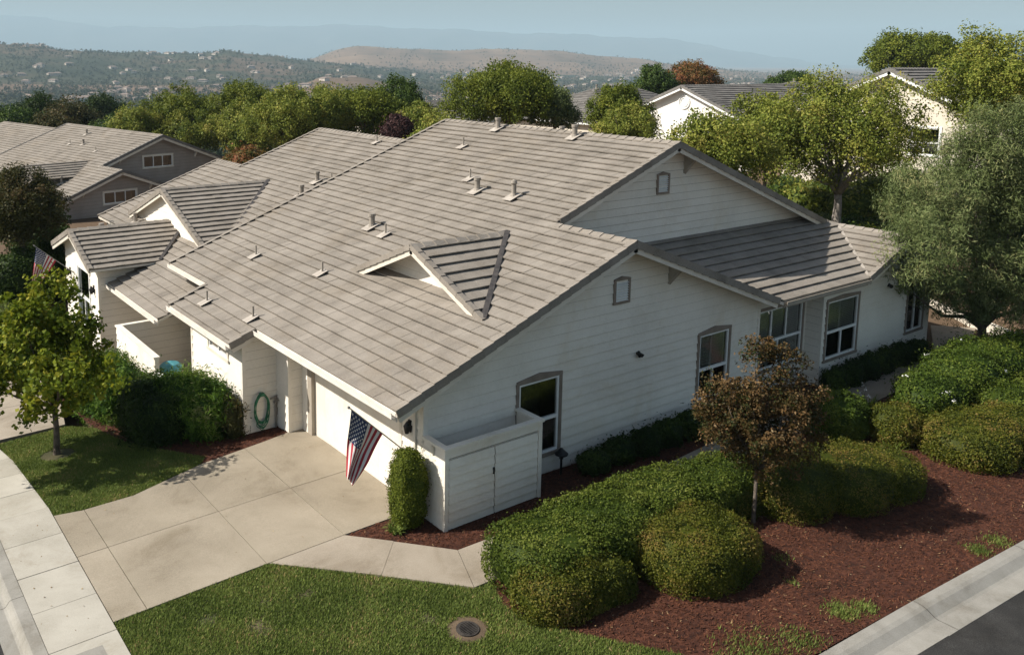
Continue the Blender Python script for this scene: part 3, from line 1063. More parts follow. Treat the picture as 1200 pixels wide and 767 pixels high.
MULCH3 = [(-1.75, .26), (.02, .26), (.02, -.5), (2.62, -.5), (2.62, -1.53), (-.2, -1.5), (-1.07, -.5)]
MULCH4 = [(-2.95, 5.05), (-1.2, 5.30), (-.3, 5.5), (-.3, 6.2), (-1.3, 6.2), (-1.3, 9.8), (-2.4, 9.8), (-2.5, 13.4), (-3.2, 13.4), (-4.3, 13.0), (-4.2, 9.6), (-3.9, 8.0), (-3.3, 6.6), (-2.7, 5.4)]
DRIVE = [(-6.33, .25), (-3.4, .28), (-1.75, .28), (.06, .28), (.06, 5.42), (-.3, 5.5), (-1.2, 5.28), (-2.9, 5.02), (-4.7, 4.46), (-5.8, 4.47), (-6.33, 4.60)]
WALK = [[(-3.4, .266), (-1.75, .266), (-1.07, -.51), (-1.885, -1.345)], [(-1.89, -1.36), (-1.075, -.525), (-.22, -1.51), (-.72, -2.66)],
        [(-.71, -2.67), (-.21, -1.515), (.71, -1.54), (.75, -2.70)], [(.76, -2.70), (.72, -1.54), (4, -1.5), (9, -1.0), (13, -.95), (17, -.75), (21.8, -.4), (25, 1.2), (26, 0), (22, -1.3), (17, -1.75), (13, -1.9), (9, -1.95), (4, -2.6)]]

slab('lawn_ground', LAWN, .0, 'lawnsoil')
slab('lawn_ground', LAWN2, .0, 'lawnsoil')
LAWN3 = [(-6.92, 17.05), (-2.1, 17.05), (-2.0, 30), (-6.92, 30)]
slab('lawn_ground', LAWN3, .0, 'lawnsoil')
slab('mulch_bed', MULCH, .004, 'mulchsoil')
slab('mulch_bed', MULCH2, .004, 'mulchsoil')
slab('mulch_bed', MULCH3, .004, 'mulchsoil')
slab('mulch_bed', MULCH4, .004, 'mulchsoil')
slab('driveway', DRIVE, .03, 'aggregate', .09, (-5.75, -3.45, -1.75), (2.68,))
for w in WALK: slab('walkway', w, .026, 'path', .09)
slab('sidewalk', [(-7.43, -7.2), (-6.35, -7.2), (-6.35, 5), (-6.42, 8.6), (-6.75, 12), (-6.9, 20), (-6.9, 30), (-8.0, 30), (-8.0, 20), (-7.85, 12), (-7.5, 8.6), (-7.43, 5)], .034, 'concrete', .09, (), tuple(2.53 + 1.26 * k for k in range(-7, 21)))
slab('driveway', [(-6.5, 10.5), (-4.75, 10.5), (-4.3, 13.1), (-2.6, 13.3), (-2.1, 17), (-6.7, 17)], .026, 'path', .09, (), (13.4,))


def kerb(name, pts, out, prof_pts, mat='kerb', joint=3.0):
    """sweep a kerb and gutter profile (distance from the back edge, height) along a line"""
    mb = MB()
    pts = [np.array(p, float) for p in pts]
    acc = 0
    for a, b in zip(pts[:-1], pts[1:]):
        L = np.linalg.norm(b - a); n = max(1, int(L / joint))
        for i in range(n):
            p0 = a + (b - a) * (i / n + .006 / L); p1 = a + (b - a) * ((i + 1) / n - .006 / L)
            t = float(rng.uniform(.3, .7))
            for (d0, h0), (d1, h1) in zip(prof_pts[:-1], prof_pts[1:]):
                q = []
                for p, d, h in ((p0, d0, h0), (p1, d0, h0), (p1, d1, h1), (p0, d1, h1)):
                    x, y = p[0] + out[0] * d, p[1] + out[1] * d
                    q.append((x, y, float(g(p[0], p[1])) + h))
                mb.face(q, 0, t)
    return tag(mb.build(name, mat), kind='structure')


kerb('kerb', [(-7.44, -7.2), (-7.44, 5), (-7.52, 8.6), (-7.86, 12), (-8.0, 20), (-8.0, 30)], (-1, 0), [(0, -.1), (0, .034), (.20, .030), (.235, .012), (.30, -.075), (.34, -.09), (.56, -.078), (.57, -.2)], joint=3.0)
kerb('kerb', [(x, KY(x)) for x in (-2, 5.62, 9.4, 13.2, 17, 24)], (-.05, -1), [(0, -.1), (0, .035), (.16, .03), (.24, .01), (.40, -.075), (.46, -.085), (.80, -.07), (.81, -.2)], joint=4.2)
slab('street', [(-16, -30), (-8.0, -30), (-8.0, 5), (-8.08, 8.6), (-8.4, 12), (-8.56, 30), (-24, 30), (-24, -30)], -.082, 'asphalt', cell=2)
slab('street', [(-7.9, -20), (40, -20), (40, KY(40) - .79), (2.5, KY(2.5) - .79), (-7.9, KY(-7.9) - .79)], -.076, 'asphalt', cell=2)


# utility lid in the sidewalk
def lid():
    mb = MB()
    z = float(g(-6.85, -.35)) + .036
    mb.box(-7.08, -6.66, -.62, -.26, z - .03, z + .006)
    mb.box(-7.02, -6.72, -.56, -.32, z + .006, z + .010)
    o = mb.build('utility_lid', 'kerb')
    tag(o, 'small concrete utility box lid set in the pale sidewalk', 'utility lid')


lid()


def drain():
    x, y = -1.53, -3.52
    z = float(g(x, y))
    t = thing('drain', 'round iron drain grate in a bare ring of soil in the front lawn', 'drain', (x, y, z))
    mb = MB()
    mb.tube([(x, y, z - .04), (x, y, z + .030)], .20, 28)
    mb.build('collar', 'iron', t)
    mb = MB()
    mb.tube([(x, y, z + .0), (x, y, z + .036)], .17, 28)
    for k in range(-4, 5):
        w = math.sqrt(max(.0, .15 ** 2 - (k * .034) ** 2))
        mb.box(x - w, x + w, y + k * .034 - .008, y + k * .034 + .008, z + .036, z + .046)
    mb.build('grate', 'iron', t)


drain()
slab('bare_soil', [(-1.53 + .36 * (1 + .12 * math.sin(3 * k + 1)) * math.cos(k * .35), -3.52 + .36 * (1 + .12 * math.sin(2.3 * k)) * math.sin(k * .35)) for k in range(18)], .010, 'soil')


def scatter(poly, n, excl=()):
    x0, x1 = min(p[0] for p in poly), max(p[0] for p in poly)
    y0, y1 = min(p[1] for p in poly), max(p[1] for p in poly)
    P = np.stack([rng.uniform(x0, x1, n), rng.uniform(y0, y1, n)], 1)
    k = inpoly(P, poly)
    for (cx, cy, r) in excl: k &= np.hypot(P[:, 0] - cx, P[:, 1] - cy) > r
    return P[k]


def grass(name, P, hgt=.05, wid=.011, dry=0.0):
    P = P + rng.normal(size=P.shape) * .022
    n = len(P)
    z = g(P[:, 0], P[:, 1])
    den = .5 + .5 * np.sin(P[:, 0] * 1.9 + 1) * np.sin(P[:, 1] * 2.3)
    hh = hgt * rng.uniform(.55, 1.35, n)
    a = rng.uniform(0, 2 * math.pi, n)
    lean = rng.uniform(.1, .9, n) * hh
    d = np.stack([np.cos(a), np.sin(a)], 1); s = np.stack([-np.sin(a), np.cos(a)], 1)
    b = np.concatenate([P, z[:, None] - .004], 1)
    w = wid * rng.uniform(.7, 1.4, n)
    v0 = b.copy(); v0[:, :2] -= s * w[:, None]
    v1 = b.copy(); v1[:, :2] += s * w[:, None]
    v2 = b.copy(); v2[:, :2] += d * lean[:, None]; v2[:, 2] += hh
    V = np.stack([v0, v1, v2], 1).reshape(-1, 3)
    F = np.arange(3 * n).reshape(-1, 3)
    pt = np.sin(P[:, 0] * 2.1 + .6 * P[:, 1]) * np.sin(P[:, 1] * 2.7 - 1) + .6 * np.sin(P[:, 0] * 5.3) * np.sin(P[:, 1] * 4.7 + 2)
    T = np.clip(.48 + .17 * pt + rng.normal(size=n) * .17 + dry + (rng.random(n) < .05) * .4, 0, 1)
    return tag(finish(name, V, F, ['grass'], None, T), kind='stuff')


BARE = [(-4.9, -1.6, .22), (-3.7, -2.4, .13), (-1.9, -1.9, .0)]
Pg = scatter(LAWN, 400000, [(-1.53, -3.52, .33)])
bald = sum(np.exp(-(((Pg[:, 0] - bx) / rx) ** 2 + ((Pg[:, 1] - by) / ry) ** 2)) for bx, by, rx, ry in ((-4.35, -1.35, .20, .32), (-4.0, -.75, .14, .12), (-3.3, -1.0, .25, .12), (-5.0, -.6, .2, .2), (-1.9, -2.9, .15, .2), (-5.6, -2.4, .3, .2)))
Pg = Pg[(Pg[:, 1] > -6.9) & (rng.random(len(Pg)) > bald * .93)]
grass('lawn_grass', Pg, .046, .0085)
Pg = scatter(LAWN2, 150000, [(-5.44, 8.3, .42)])
grass('lawn_grass', Pg, .046, .009, .02)
grass('lawn_grass', scatter(LAWN3, 60000), .06, .016)
# rough grass at the foot of the mulch by the kerb
tu = []
for cx, cy, r, n in ((2.0, -6.75, .6, 1300), (1.3, -6.9, .5, 1500), (2.9, -6.95, .4, 600), (4.25, -6.9, .28, 1100), (4.7, -7.1, .2, 500), (8.6, -7.35, .25, 600), (4.9, -5.3, .18, 120), (4.3, -5.9, .14, 70), (9.3, -7.4, .3, 500)):
    q = rng.normal(size=(n, 2)) * r * .5 + (cx, cy)
    tu.append(q[q[:, 1] > KY(q[:, 0]) + .03])
grass('verge_grass', np.concatenate(tu), .06, .008, -.06)


def chips(name, P, off=.006, lo=.018, hi=.065):
    n = len(P)
    z = g(P[:, 0], P[:, 1]) + off + rng.uniform(0, .016, n)
    L = rng.uniform(lo, hi, n); W = L * rng.uniform(.18, .5, n)
    a = rng.uniform(0, 2 * math.pi, n); ti = rng.normal(size=n) * .35; ro = rng.normal(size=n) * .5
    d = np.stack([np.cos(a) * np.cos(ti), np.sin(a) * np.cos(ti), np.sin(ti)], 1) * (L / 2)[:, None]
    s = np.stack([-np.sin(a) * np.cos(ro), np.cos(a) * np.cos(ro), np.sin(ro)], 1) * (W / 2)[:, None]
    c = np.concatenate([P, z[:, None]], 1)
    V = np.stack([c - d - s, c + d - s * .6, c + d + s, c - d + s * .7], 1).reshape(-1, 3)
    F = np.arange(4 * n).reshape(-1, 4)
    T = np.clip(.42 + .09 * np.sin(P[:, 0] * .9 + 1) * np.sin(P[:, 1] * 1.4) + rng.normal(size=n) * .2 + (rng.random(n) < .03) * .6, 0, 1)
    return tag(finish(name, V, F, ['chips'], None, T), kind='stuff')


VIS = [(-.9, -2.7), (14, -1.5), (14, -8.2), (1.2, -7.3), (.3, -5.9), (-.8, -4)]
Pm = scatter(MULCH, 150000)
fade = np.sin(Pm[:, 0] * 1.3 + .5) * np.sin(Pm[:, 1] * 1.9 + 1.2) + .5 * np.sin(Pm[:, 0] * 3.7 + Pm[:, 1] * 2.1)
Pm = Pm[(Pm[:, 0] < 15) & (rng.random(len(Pm)) > np.clip(.35 * fade, 0, .5))]
Pc = np.concatenate([Pm, scatter(MULCH3, 5200), scatter(MULCH4, 16000), scatter(MULCH2, 16000)])
chips('bark_mulch', Pc)
# fallen leaves on the paving and mulch
q = np.concatenate([scatter(MULCH, 700), scatter(DRIVE, 26), scatter(LAWN, 40), scatter([(-7.4, -1), (-6.4, -1), (-6.4, 5), (-7.4, 5)], 22)])
n_ = len(q)
Pl = np.concatenate([q, (g(q[:, 0], q[:, 1]) + .045)[:, None]], 1)
Vl, Fl = leaf_quads(Pl, np.tile([0, 0, 1.], (n_, 1)), .036, .6, .25)
tag(finish('fallen_leaves', Vl, Fl, [leaf_mat('dry_leaves', [(.10, .06, .03), (.25, .17, .08), (.45, .36, .22)], trans=.1)], None, rng.random(n_)), kind='stuff')


# ------------------------------------------------------------------ the house
PT = .386
SD = lambda x: 3.1416 - .055 + PT * x          # deck of the long front slope
SDn = lambda x: SD(x) - .80                    # same slope of the attached unit, a step lower
WD = lambda y: 3.21 - .055 + PT * y            # deck of the wing slope
F3 = lambda x, y, f=SD: (x, y, float(f(x)))
W3 = lambda x, y: (x, y, float(WD(y)))
ZR1, ZR2 = SD(5.746), SD(10.66)
LR = lambda x: ZR1 - PT * (x - 5.746)
UR = lambda x: ZR2 - PT * (x - 10.66)
XU = np.array([1., 0, 0]); YU = np.array([0, 1., 0]); ZU = np.array([0, 0, 1.])


def main_house():
    H = thing('house', 'white sided house with a long tile roof, small dormer and two stepped gables', 'house', (8, 5, -.1))
    # --- roof tiles
    t = MB(); ref = (-1.02, 0, SD(-1.02))
    planes = [[F3(-1.02, -.554), F3(5.746, -.554), F3(5.746, 2.233), F3(-1.02, 2.233)],
              [F3(-1.02, 2.233), F3(10.66, 2.233), F3(10.66, 5.967), F3(-1.02, 5.967)],
              [F3(-1.743, 5.967), F3(10.66, 5.967), F3(10.66, 10.39), F3(-1.743, 10.39)],
              [F3(-.564, 10.39), F3(10.66, 10.39), F3(10.66, 13.675), F3(-.564, 13.675)]]
    for p in planes: tiles(t, p, ref=ref)
    t.build('roof', 'tile', H)
    t = MB()
    back = [[(10.66, 2.233, ZR2), (18.76, 2.233, UR(18.76)), (18.76, 13.675, UR(18.76)), (10.66, 13.675, ZR2)],
            [(5.746, -.554, ZR1), (11.87, -.554, LR(11.87)), (8.53, 2.79, LR(8.53)), (5.746, 2.79, ZR1)]]
    for p in back: tiles(t, p)
    t.build('rear_roof', 'tile', H)
    wing = [W3(11.92, -.60), W3(16.52, -.60), W3(19.16, 2.04), (18.76, 2.79, WD(2.44)), W3(8.53, 2.79)]
    wing = [W3(11.92, -.60), W3(16.52, -.60), W3(19.16, 2.04), W3(18.6, 2.79), W3(8.53, 2.79)]
    CG = lambda x: WD(2.05) - PT * abs(x - 19.2)
    t = MB(); tiles(t, wing, e=.345); t.build('wing_roof', 'tile', H)
    t = MB()
    cg1 = [(16.58, -.60, CG(16.58)), (19.2, -.60, CG(19.2)), (19.2, 2.02, CG(19.2))]
    cg2 = [(19.2, -.60, CG(19.2)), (22.1, -.60, CG(22.1)), (22.1, 9, CG(22.1)), (19.2, 9, CG(19.2))]
    cg3 = [(19.2, 2.02, CG(19.2)), (18.7, 2.7, CG(18.7)), (18.7, 9, CG(18.7)), (19.2, 9, CG(19.2))]
    tiles(t, cg1, ref=(16.58, -.6, CG(16.58)), e=.345); tiles(t, cg2); tiles(t, cg3)
    t.build('cross_gable_roof', 'tile', H)
    d = MB()
    for p in planes + back + [wing, cg1, cg2, cg3]: deck(d, p)
    d.build('roof_deck', ['felt', 'cream'], H)
    # --- dormer
    dz = 5.06 - .055; dy = 3.22; dp = .42; xf = 1.86; hw = 2.82
    xb = (dz - 3.0866) / PT
    D = lambda x, y: (x, y, dz - dp * abs(y - dy))
    ex = (dz - dp * hw - 3.0866) / PT
    right = [D(xf, dy), D(xf, dy - hw), D(ex + .02, dy - hw), D(xb, dy)]
    left = [D(xf, dy), D(xf, dy + hw), D(ex + .02, dy + hw), D(xb, dy)]
    t = MB(); tiles(t, right, e=.36, w=.31); tiles(t, left, e=.36, w=.31)
    dr = t.build('dormer_roof', 'tile', H)
    d = MB(); deck(d, right, .06); deck(d, left, .06); d.build('deck', ['felt', 'cream'], dr)
    rt, rf = SP(), SP()
    rake(rt, rf, D(xf, dy - hw), D(xf, dy), -XU, fas=.16, drop=.12); rake(rt, rf, D(xf, dy + hw), D(xf, dy), -XU, fas=.16, drop=.12)
    rt.build('rake_tiles', 'tile', dr); rf.build('fascia', 'cream', dr)
    rt = SP(); ridge(rt, D(xf, dy), D(xb, dy), dp); rt.build('ridge_caps', 'tile', dr)
    v = MB()
    for s in (-1, 1):
        a, b = np.array(D(ex, dy + s * hw)), np.array(D(xb, dy))
        v.bar(a + (0, 0, .085), b + (0, 0, .085), .13, .03)
    v.build('valley', 'flash', dr)
    w = MB()
    xw = xf + .55
    siding(w, (xw, dy, 0), YU, -XU, [(-hw + .1, dz - dp * hw - .0), (hw - .1, dz - dp * hw - .0), (0, dz - .03)])
    w.build('dormer_wall', 'siding', dr)
    # --- rakes and ridges
    rt, rf = SP(), SP()
    for a, b, o in ((F3(-1.02, -.554), F3(5.746, -.554), -YU), ((11.80, -.554, LR(11.80)), (5.746, -.554, ZR1), -YU),
                    (F3(5.95, 2.233), F3(10.66, 2.233), -YU), ((18.76, 2.233, UR(18.76)), (10.66, 2.233, ZR2), -YU),
                    (F3(-1.743, 5.967), F3(-1.05, 5.967), -YU), (F3(-.564, 13.675), F3(10.66, 13.675), YU),
                    (F3(-1.743, 10.39), F3(-.60, 10.39), YU),
                    ((16.60, -.60, CG(16.6)), (19.2, -.60, CG(19.2)), -YU), ((22.1, -.60, CG(22.1)), (19.2, -.60, CG(19.2)), -YU)):
        rake(rt, rf, a, b, o)
    rt.build('rake_tiles', 'tile', H); rf.build('fascia', 'cream', H)
    rt = SP()
    ridge(rt, (5.746, -.56, ZR1), (5.746, 2.3, ZR1)); ridge(rt, (10.66, 2.22, ZR2), (10.66, 13.68, ZR2))
    ridge(rt, (19.2, -.60, CG(19.2)), (19.2, 2.1, CG(19.2))); ridge(rt, (19.2, 2.1, CG(19.2)), (18.55, 2.79, WD(2.79)))
    rt.build('ridge_caps', 'tile', H)
    v = MB()
    v.bar(np.array(W3(16.55, -.6)) + (0, 0, .05), np.array(W3(19.18, 2.03)) + (0, 0, .05), .09, .02)
    v.build('valley', 'lead', H)
    # --- walls with windows
    w1 = (2.54, 3.96, .40, 2.40); w2 = (8.96, 10.40, .39, 2.39)
    b = MB()
    top = lambda x: min(SD(x), LR(x)) - .085
    siding(b, (0, 0, 0), XU, -YU, [(0, -.25), (11.72, -.55), (11.72, top(11.72)), (5.746, ZR1 - .085), (0, top(0))],
           [(a + .01, c - .01, e + .01, f - .01) for a, c, e, f in (w1, w2)])
    b.box(-.018, .10, -.03, .06, -.2, SD(0) - .1)
    b.box(11.64, 11.74, -.03, .06, -.5, LR(11.7) - .1)
    gw = b.build('wall', 'siding', H)
    window(H, (0, 0, 0), XU, -YU, *w1, 'sash', peak=.09)
    window(H, (0, 0, 0), XU, -YU, *w2, 'sash', peak=.09, shutter='upper')
    b = MB()
    siding(b, (0, 2.79, 0), XU, -YU, [(5.0, SD(5.0) - .4), (8.5, 3.9), (18.3, 3.9), (18.3, UR(18.3) - .08), (10.66, ZR2 - .085), (5.0, SD(5.0) - .085)])
    b.build('upper_wall', 'siding', H)
    gable_vent(H, (0, 0, 0), XU, -YU, 5.60, 6.18, 3.70, 4.36)
    gable_vent(H, (0, 2.79, 0), XU, -YU, 10.35, 10.92, 5.66, 6.30)
    for x, sg in ((4.0, 1), (7.68, -1)): corbel(H, x, -.005, min(SD(x), LR(x)) - .10, sg * PT, .5)
    for x, sg in ((9.5, 1), (11.62, -1)): corbel(H, x, 2.785, min(SD(x), UR(x)) - .10, sg * PT, .5)
    # recessed part, return and wing
    w5 = (12.02, 14.62, .42, 2.42); w3 = (14.95, 16.88, .40, 2.41); w4 = (19.95, 21.22, .40, 2.38)
    b = MB()
    siding(b, (0, .38, 0), XU, -YU, [(11.7, -.6), (14.78, -.6), (14.78, 3.25), (11.7, 3.25)], [tuple(np.array(w5) + (.01, -.01, .01, -.01))])
    siding(b, (14.78, 0, 0), YU, -XU, [(-.15, -.6), (.38, -.6), (.38, 3.2), (-.15, 3.0)])
    siding(b, (11.70, 0, 0), YU, XU, [(0, -.6), (.38, -.6), (.38, 2.9), (0, 2.9)])
    b.build('recess_wall', 'siding', H)
    b = MB()
    siding(b, (0, -.15, 0), XU, -YU, [(14.78, -.7), (21.6, -.9), (21.6, CG(21.6) - .085), (19.2, CG(19.2) - .085), (16.6, CG(16.6) - .085), (14.78, WD(-.15) - .09)],
           [tuple(np.array(q) + (.01, -.01, .01, -.01)) for q in (w3, w4)])
    b.box(14.76, 14.86, -.185, -.10, -.6, WD(-.15) - .12)
    b.box(21.53, 21.62, -.185, -.10, -.9, CG(21.6) - .12)
    siding(b, (21.6, 0, 0), YU, XU, [(-.15, -1), (9, -1), (9, 3.0), (-.15, 3.0)])
    siding(b, (18.3, 0, 0), YU, XU, [(2.79, -1), (13.2, -1), (13.2, 4.2), (2.79, 4.2)])
    b.build('wing_wall', 'siding', H)
    window(H, (0, .38, 0), XU, -YU, *w5, 'triple', shutter='all')
    window(H, (0, -.15, 0), XU, -YU, *w3, 'sash', peak=.05, shutter='upper', casing='taupe')
    window(H, (0, -.15, 0), XU, -YU, *w4, 'slider')
    # front: garage wall, entry returns, bedroom bay
    b = MB()
    siding(b, (0, 0, 0), YU, -XU, [(0, -.25), (5.5, -.25), (5.5, SD(0) - .08), (0, SD(0) - .08)], [(.78, 4.98, -.25, 2.06)])
    siding(b, (0, 5.45, 0), XU, -YU, [(-.40, -.3), (.0, -.3), (.0, SD(0) - .08), (-.40, SD(-.4) - .08)])
    siding(b, (-.40, 0, 0), YU, -XU, [(5.45, -.3), (6.15, -.3), (6.15, SD(-.4) - .08), (5.45, SD(-.4) - .08)])
    siding(b, (0, 6.15, 0), XU, -YU, [(-1.34, -.4), (-.40, -.4), (-.40, SD(-.4) - .09), (-1.34, SD(-1.34) - .09)])
    siding(b, (-1.34, 0, 0), YU, -XU, [(6.15, -.4), (9.75, -.6), (9.75, SD(-1.34) - .09), (6.15, SD(-1.34) - .09)], [(7.02, 8.46, 1.60, 2.20)])
    siding(b, (-1.34, 9.75, 0), -XU, YU, [(-1.0, -.8), (0, -.8), (0, SD(-1.34) - .1), (-1.0, SD(-1.0))])
    siding(b, (-.05, 0, 0), YU, -XU, [(9.75, -.8), (13.4, -.8), (13.4, SD(-.05) - .09), (9.75, SD(-.05) - .09)], [(11.82, 12.98, 2.36, 2.84)])
    b.box(-.425, -.33, 5.425, 5.50, -.2, SD(-.4) - .12)
    b.box(-1.365, -1.27, 6.125, 6.20, -.3, SD(-1.34) - .12)
    b.box(-1.365, -1.27, 9.68, 9.77, -.6, SD(-1.34) - .12)
    b.build('front_wall', 'siding', H)
    window(H, (-1.34, 0, 0), YU, -XU, 7.01, 8.47, 1.59, 2.21, 'slider', casing='cream', shutter='all')
    window(H, (-.05, 0, 0), YU, -XU, 11.81, 12.99, 2.35, 2.85, 'slider', casing='cream')
    # garage door
    b = MB()
    y0, y1, z1 = .86, 4.90, 2.0
    n = 4
    for i in range(n):
        za, zb = z1 * i / n, z1 * (i + 1) / n
        for k in range(8):
            ya = y0 + (y1 - y0) * k / 8; yb = y0 + (y1 - y0) * (k + 1) / 8
            b.box(.072, .11, ya + .0015, yb - .0015, za - .03 * (i == 0), zb - .002)
    gd = b.build('garage_door', 'siding', H)
    b = MB()
    b.box(-.03, .12, .77, .86, -.02, 2.0); b.box(-.03, .12, .77, 4.99, 2.0, 2.09)
    b.build('frame', 'cream', gd)
    b = MB(); b.box(-.035, .12, 4.90, 5.12, -.02, 2.09); b.build('jamb', 'taupe2', gd)
    # gutters
    for p0, p1, o in ((F3(-1.02, -.52), F3(-1.02, 5.94), -XU), (F3(-1.743, 5.99), F3(-1.743, 10.37), -XU), (F3(-.564, 10.42), F3(-.564, 13.66), -XU)):
        gutter(H, np.array(p0), np.array(p1), o)
    gutter(H, np.array(W3(11.95, -.60)), np.array(W3(16.5, -.60)), -YU, mat='taupe2')
    # downspout beside the garage corner
    b = MB()
    b.bar((-.045, .24, -.0), (-.045, .24, 2.35), .07, .05, (1, 0, 0)); b.bar((-.045, .24, 2.33), (-1.03, -.35, 2.60), .06, .05)
    b.build('downspout', 'gutter', H)
    # lights on the walls
    for x, y, z in ((6.59, -.02, 2.31), (18.65, -.17, 2.35)):
        b = MB()
        b.tube([(x, y + .02, z), (x, y - .03, z)], .06, 10)
        b.tube([(x - .02, y - .03, z), (x - .04, y - .12, z - .03)], [.045, .065], 10)
        b.tube([(x + .04, y - .03, z - .02), (x + .07, y - .11, z - .07)], [.035, .05], 10)
        b.build('wall_light', 'black', H)
    b = MB()
    b.box(-.05, 0, .40, .50, 1.72, 1.98); b.tube([(-.11, .45, 1.70), (-.11, .45, 1.86), (-.11, .45, 1.95)], [.045, .075, .02], 8); b.bar((-.02, .45, 1.93), (-.11, .45, 1.97), .02, .02)
    b.build('wall_lantern', 'black', H)
    b = MB()
    b.tube([(-.20, 5.43, 1.98), (-.20, 5.34, 1.98)], .05, 10)
    b.build('porch_bell', 'taupe2', H)
    # hose tap and its pipes on the return wall
    b = MB()
    b.tube([(-.47, 6.10, -.1), (-.47, 6.10, .78)], .025, 8); b.tube([(-.62, 6.08, .74), (-.44, 6.08, .76)], .022, 8)
    b.tube([(-.50, 6.10, .62), (-.50, 6.02, .60)], .03, 8); b.tube([(-.42, 6.10, .70), (-.42, 6.0, .70)], [.03, .045], 8); b.tube([(-.42, 6.1, .25), (-.42, 6.1, .8)], .018, 6)
    b.build('hose_tap', 'pipe', H)
    # vents
    for x, y, k in ((3.68, 7.96, 'cap'), (3.53, 6.97, 'thin'), (1.02, 10.45, 'thin'), (1.38, 6.86, 'thin'), (10.30, 10.06, 'cap'), (10.30, 6.17, 'cap'), (8.82, 10.16, 'thin'),
                    (6.99, 7.42, 'thin'), (6.45, 6.38, 'cap'), (6.51, 4.76, 'ball'), (-1.1, 9.1, 'thin'), (-.83, 6.58, 'thin')):
        vent_pipe(H, (x, y, SD(x) + .03), k)
    vent_pipe(H, (11.5, 8.0, UR(11.5)), 'cap', up=(1, 0))
    vent_pipe(H, (11.2, 5.4, UR(11.2) - .1), 'thin', up=(1, 0))
    return H


main_house()


